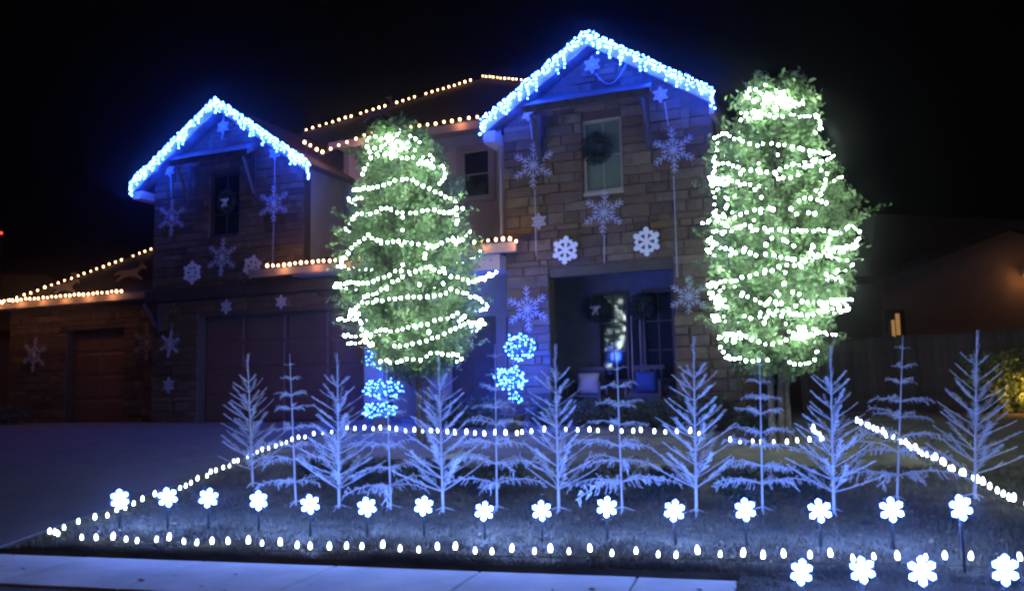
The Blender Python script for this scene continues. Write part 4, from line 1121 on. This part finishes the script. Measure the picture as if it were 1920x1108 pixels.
path_row([(1610, 788), (1700, 830), (1800, 882), (1925, 944)], .15, 'glowing white bulb on a short stake in the line running back at right', 'bulbs along the right edge of the lawn', 1.25)

# ================================================================== neighbours, fence, hedge
YN = 25.0
def nb(px, py, dy=0): return AT(px, py, YN + dy)
apx = nb(1892, 432); lft = nb(1650, 520); rgt = AT(2110, 470, YN - 1)
nroot = thing('neighbor_house', Vector((lft.x, lft.y, 1.02)), 0, 'dim neighbouring house at the right edge lit amber by its wall lamp', 'house')
off = Vector((lft.x, lft.y, 1.02))
A_, L_, R_ = apx - off, lft - off, rgt - off
mb = MB(); mb.poly([(L_.x, 0, 0), (R_.x, 0, 0), (R_.x, 0, R_.z), (A_.x, 0, A_.z), (L_.x, 0, L_.z)]); mb.poly([(L_.x, 0, 0), (L_.x, 0, L_.z), (L_.x, 9, L_.z), (L_.x, 9, 0)])
mb.build('wall', M['nwall'], nroot)
mb = MB(); y0 = -.5
for P, Q in (((L_.x - .5, L_.z - .25), (A_.x, A_.z)), ((A_.x, A_.z), (R_.x + .5, R_.z - .2))):
    i = len(mb.v); (a, za), (b, zb) = P, Q
    mb.v += [(a, y0, za + .22), (b, y0, zb + .22), (b, 9, zb + 2.3), (a, 9, za + 1.6), (a, y0, za), (b, y0, zb), (b, 9, zb + 2.0), (a, 9, za + 1.4)]
    for q in ((0, 1, 2, 3), (7, 6, 5, 4), (4, 5, 1, 0), (5, 6, 2, 1), (6, 7, 3, 2), (7, 4, 0, 3)): mb.f.append(tuple(i + k for k in q))
mb.build('roof', M['shingle'], nroot)
lp = AT(1926, 520, YN - .3)
lan = thing('wall_lantern', lp, 0, 'amber wall lantern on the neighbouring house at the right edge', 'lantern')
MB().ico((0, 0, 0), .06, .06, .09, 2).build('glass', M['L_amber'], lan, True)
MB().box(-.07, .07, -.07, .07, .10, .13).box(-.02, .02, .05, .30, .10, .12).build('cap', M['stake'], lan)
pl = bpy.data.lights.new('lantern_light', 'POINT'); pl.energy = 6; pl.color = (1, .45, .14); pl.shadow_soft_size = .08
po = bpy.data.objects.new('lantern_light', pl); COL.objects.link(po); po.parent = lan; po.location = (0, -.25, -.05)
# yellow lit narrow window seen over the fence
wroot = thing('lit_window_wall', AT(1684, 640, 23.5), 0, 'two narrow glowing yellow panes seen above the fence', 'window')
wb = wroot.location
for (a, b, c, d) in ((1673, 1677, 600, 632), (1681, 1686, 588, 628)):
    P_ = AT(a, d, 23.5) - wb; Q_ = AT(b, c, 23.5) - wb
    MB().box(P_.x, Q_.x - .01, -.03, .0, P_.z, Q_.z).build('pane', M['L_win'], wroot)
P_ = AT(1666, 650, 23.5) - wb; Q_ = AT(1696, 580, 23.5) - wb
MB().box(P_.x, Q_.x, .01, .12, P_.z - 1.2, Q_.z).build('panel', M['darktrim'], wroot)
# fence of single boards
fa = AT(1500, 690, 20.5); fb_ = AT(2000, 600, 17.5); fa.z = fb_.z = 1.0
fen = thing('fence', fa, 0, 'tall dark board fence between the two houses', 'fence')
L = (fb_ - fa).length; dirf = (fb_ - fa).normalized(); an = math.atan2(dirf.y, dirf.x); fen.rotation_euler = (0, 0, an)
bme = [MB().prism([(.004, -.02), (.146, -.02), (.146, 1.60 + .0), (.13, 1.64), (.02, 1.64), (.004, 1.60)], -.01, .01).mesh('board', M['fence']) for _ in range(1)]
k = 0
while k * .15 < L:
    link('board', bme[0], fen, (k * .15, random.uniform(-.006, .006), random.uniform(-.015, .015)), (0, random.uniform(-.006, .006), 0)); k += 1
MB().box(0, L, .012, .05, .35, .44).box(0, L, .012, .05, 1.25, 1.34).build('rail', M['fence'], fen)
# amber lit bush at the right edge
p = AT(1895, 745, 17.0); p.z = gz(p.x, p.y)
shrub('lit_bush', 1895, 745, .95, .6, .62, 'bushy shrub lit amber at the right edge before the neighbouring house', 'bush', 5000, 'leaf', group=None, size=.05, p=p)
lp2 = p + Vector((-.1, -.9, .15))
sp = thing('garden_spotlight', lp2, 0, 'small amber garden spotlight at the foot of the right bush', 'spotlight')
MB().tube((0, 0, -.15), (0, 0, .0), .012, n=6).build('stake', M['stake'], sp); MB().tube((0, -.04, .0), (0, .06, .05), .045, .05, 10).build('housing', M['stake'], sp); MB().tube((0, .061, .05), (0, .066, .052), .044, .044, 10).build('lens', M['L_amber'], sp)
pl = bpy.data.lights.new('spot_light', 'POINT'); pl.energy = 24; pl.color = (1, .5, .1); pl.shadow_soft_size = .04
po = bpy.data.objects.new('spot_light', pl); COL.objects.link(po); po.parent = sp; po.location = (0, .1, .25)
# dark house beyond the driveway at far left
q = AT(60, 560, 34); q.z = 1.02
lr = thing('neighbor_house', q, .25, 'barely visible dark house beyond the driveway at far left', 'house')
MB().box(-9, 3.2, 0, 8, 0, 3.4).build('wall', M['nwall'], lr)
mb = MB(); mb.v = [(-9.5, -.5, 3.3), (3.7, -.5, 3.3), (3.7, 8.5, 3.3), (-9.5, 8.5, 3.3), (-6, 4, 6.0), (-.5, 4, 6.0)]; mb.f = [(0, 1, 5, 4), (1, 2, 5), (2, 3, 4, 5), (3, 0, 4)]
mb.build('roof', M['shingle'], lr)
rl = AT(2, 437, 28)
o = MB().ico((0, 0, 0), .05).build('red_lamp', M['L_red'], None, True, rl); tag(o, 'tiny red light at the left edge above the low roof', 'lamp')
mb = MB().tube((0, 0, -.06), (0, 0, -(rl.z - 1.0)), .04, .06, 8); mb.build('pole', M['stake'], o)
for i, (px, lab) in enumerate(((15, 'dark low hedge shrub left of the leftmost garage pier'), (-25, 'dark hedge shrub cut by the left edge of the picture'))):
    p = AT(px, 770, 22.5); p.z = 1.02
    shrub('hedge_shrub', px, 770, .5, .5, .28, lab, 'shrub', 1500, p=p, group='hedge shrubs beside the garage')
# ================================================================== thin volume added for bloom round the lights, the air itself is clear
HZ = 1.0
if HZ:
    hb = MB().box(-70, 70, -14, 60, -1.5, 14).build('glow_volume', bpy.data.materials.new('glow_volume')); hb['kind'] = 'stuff'
    hm = hb.data.materials[0]; hm.use_nodes = True; hn = hm.node_tree; hn.nodes.clear()
    pv = hn.nodes.new('ShaderNodeVolumePrincipled'); pv.inputs['Density'].default_value = .0010; pv.inputs['Anisotropy'].default_value = .97
    pv.inputs['Color'].default_value = (.9, .9, .9, 1)
    ho = hn.nodes.new('ShaderNodeOutputMaterial'); hn.links.new(pv.outputs[0], ho.inputs['Volume'])
    SC.cycles.volume_bounces = 0
print('objects', len(SC.objects))
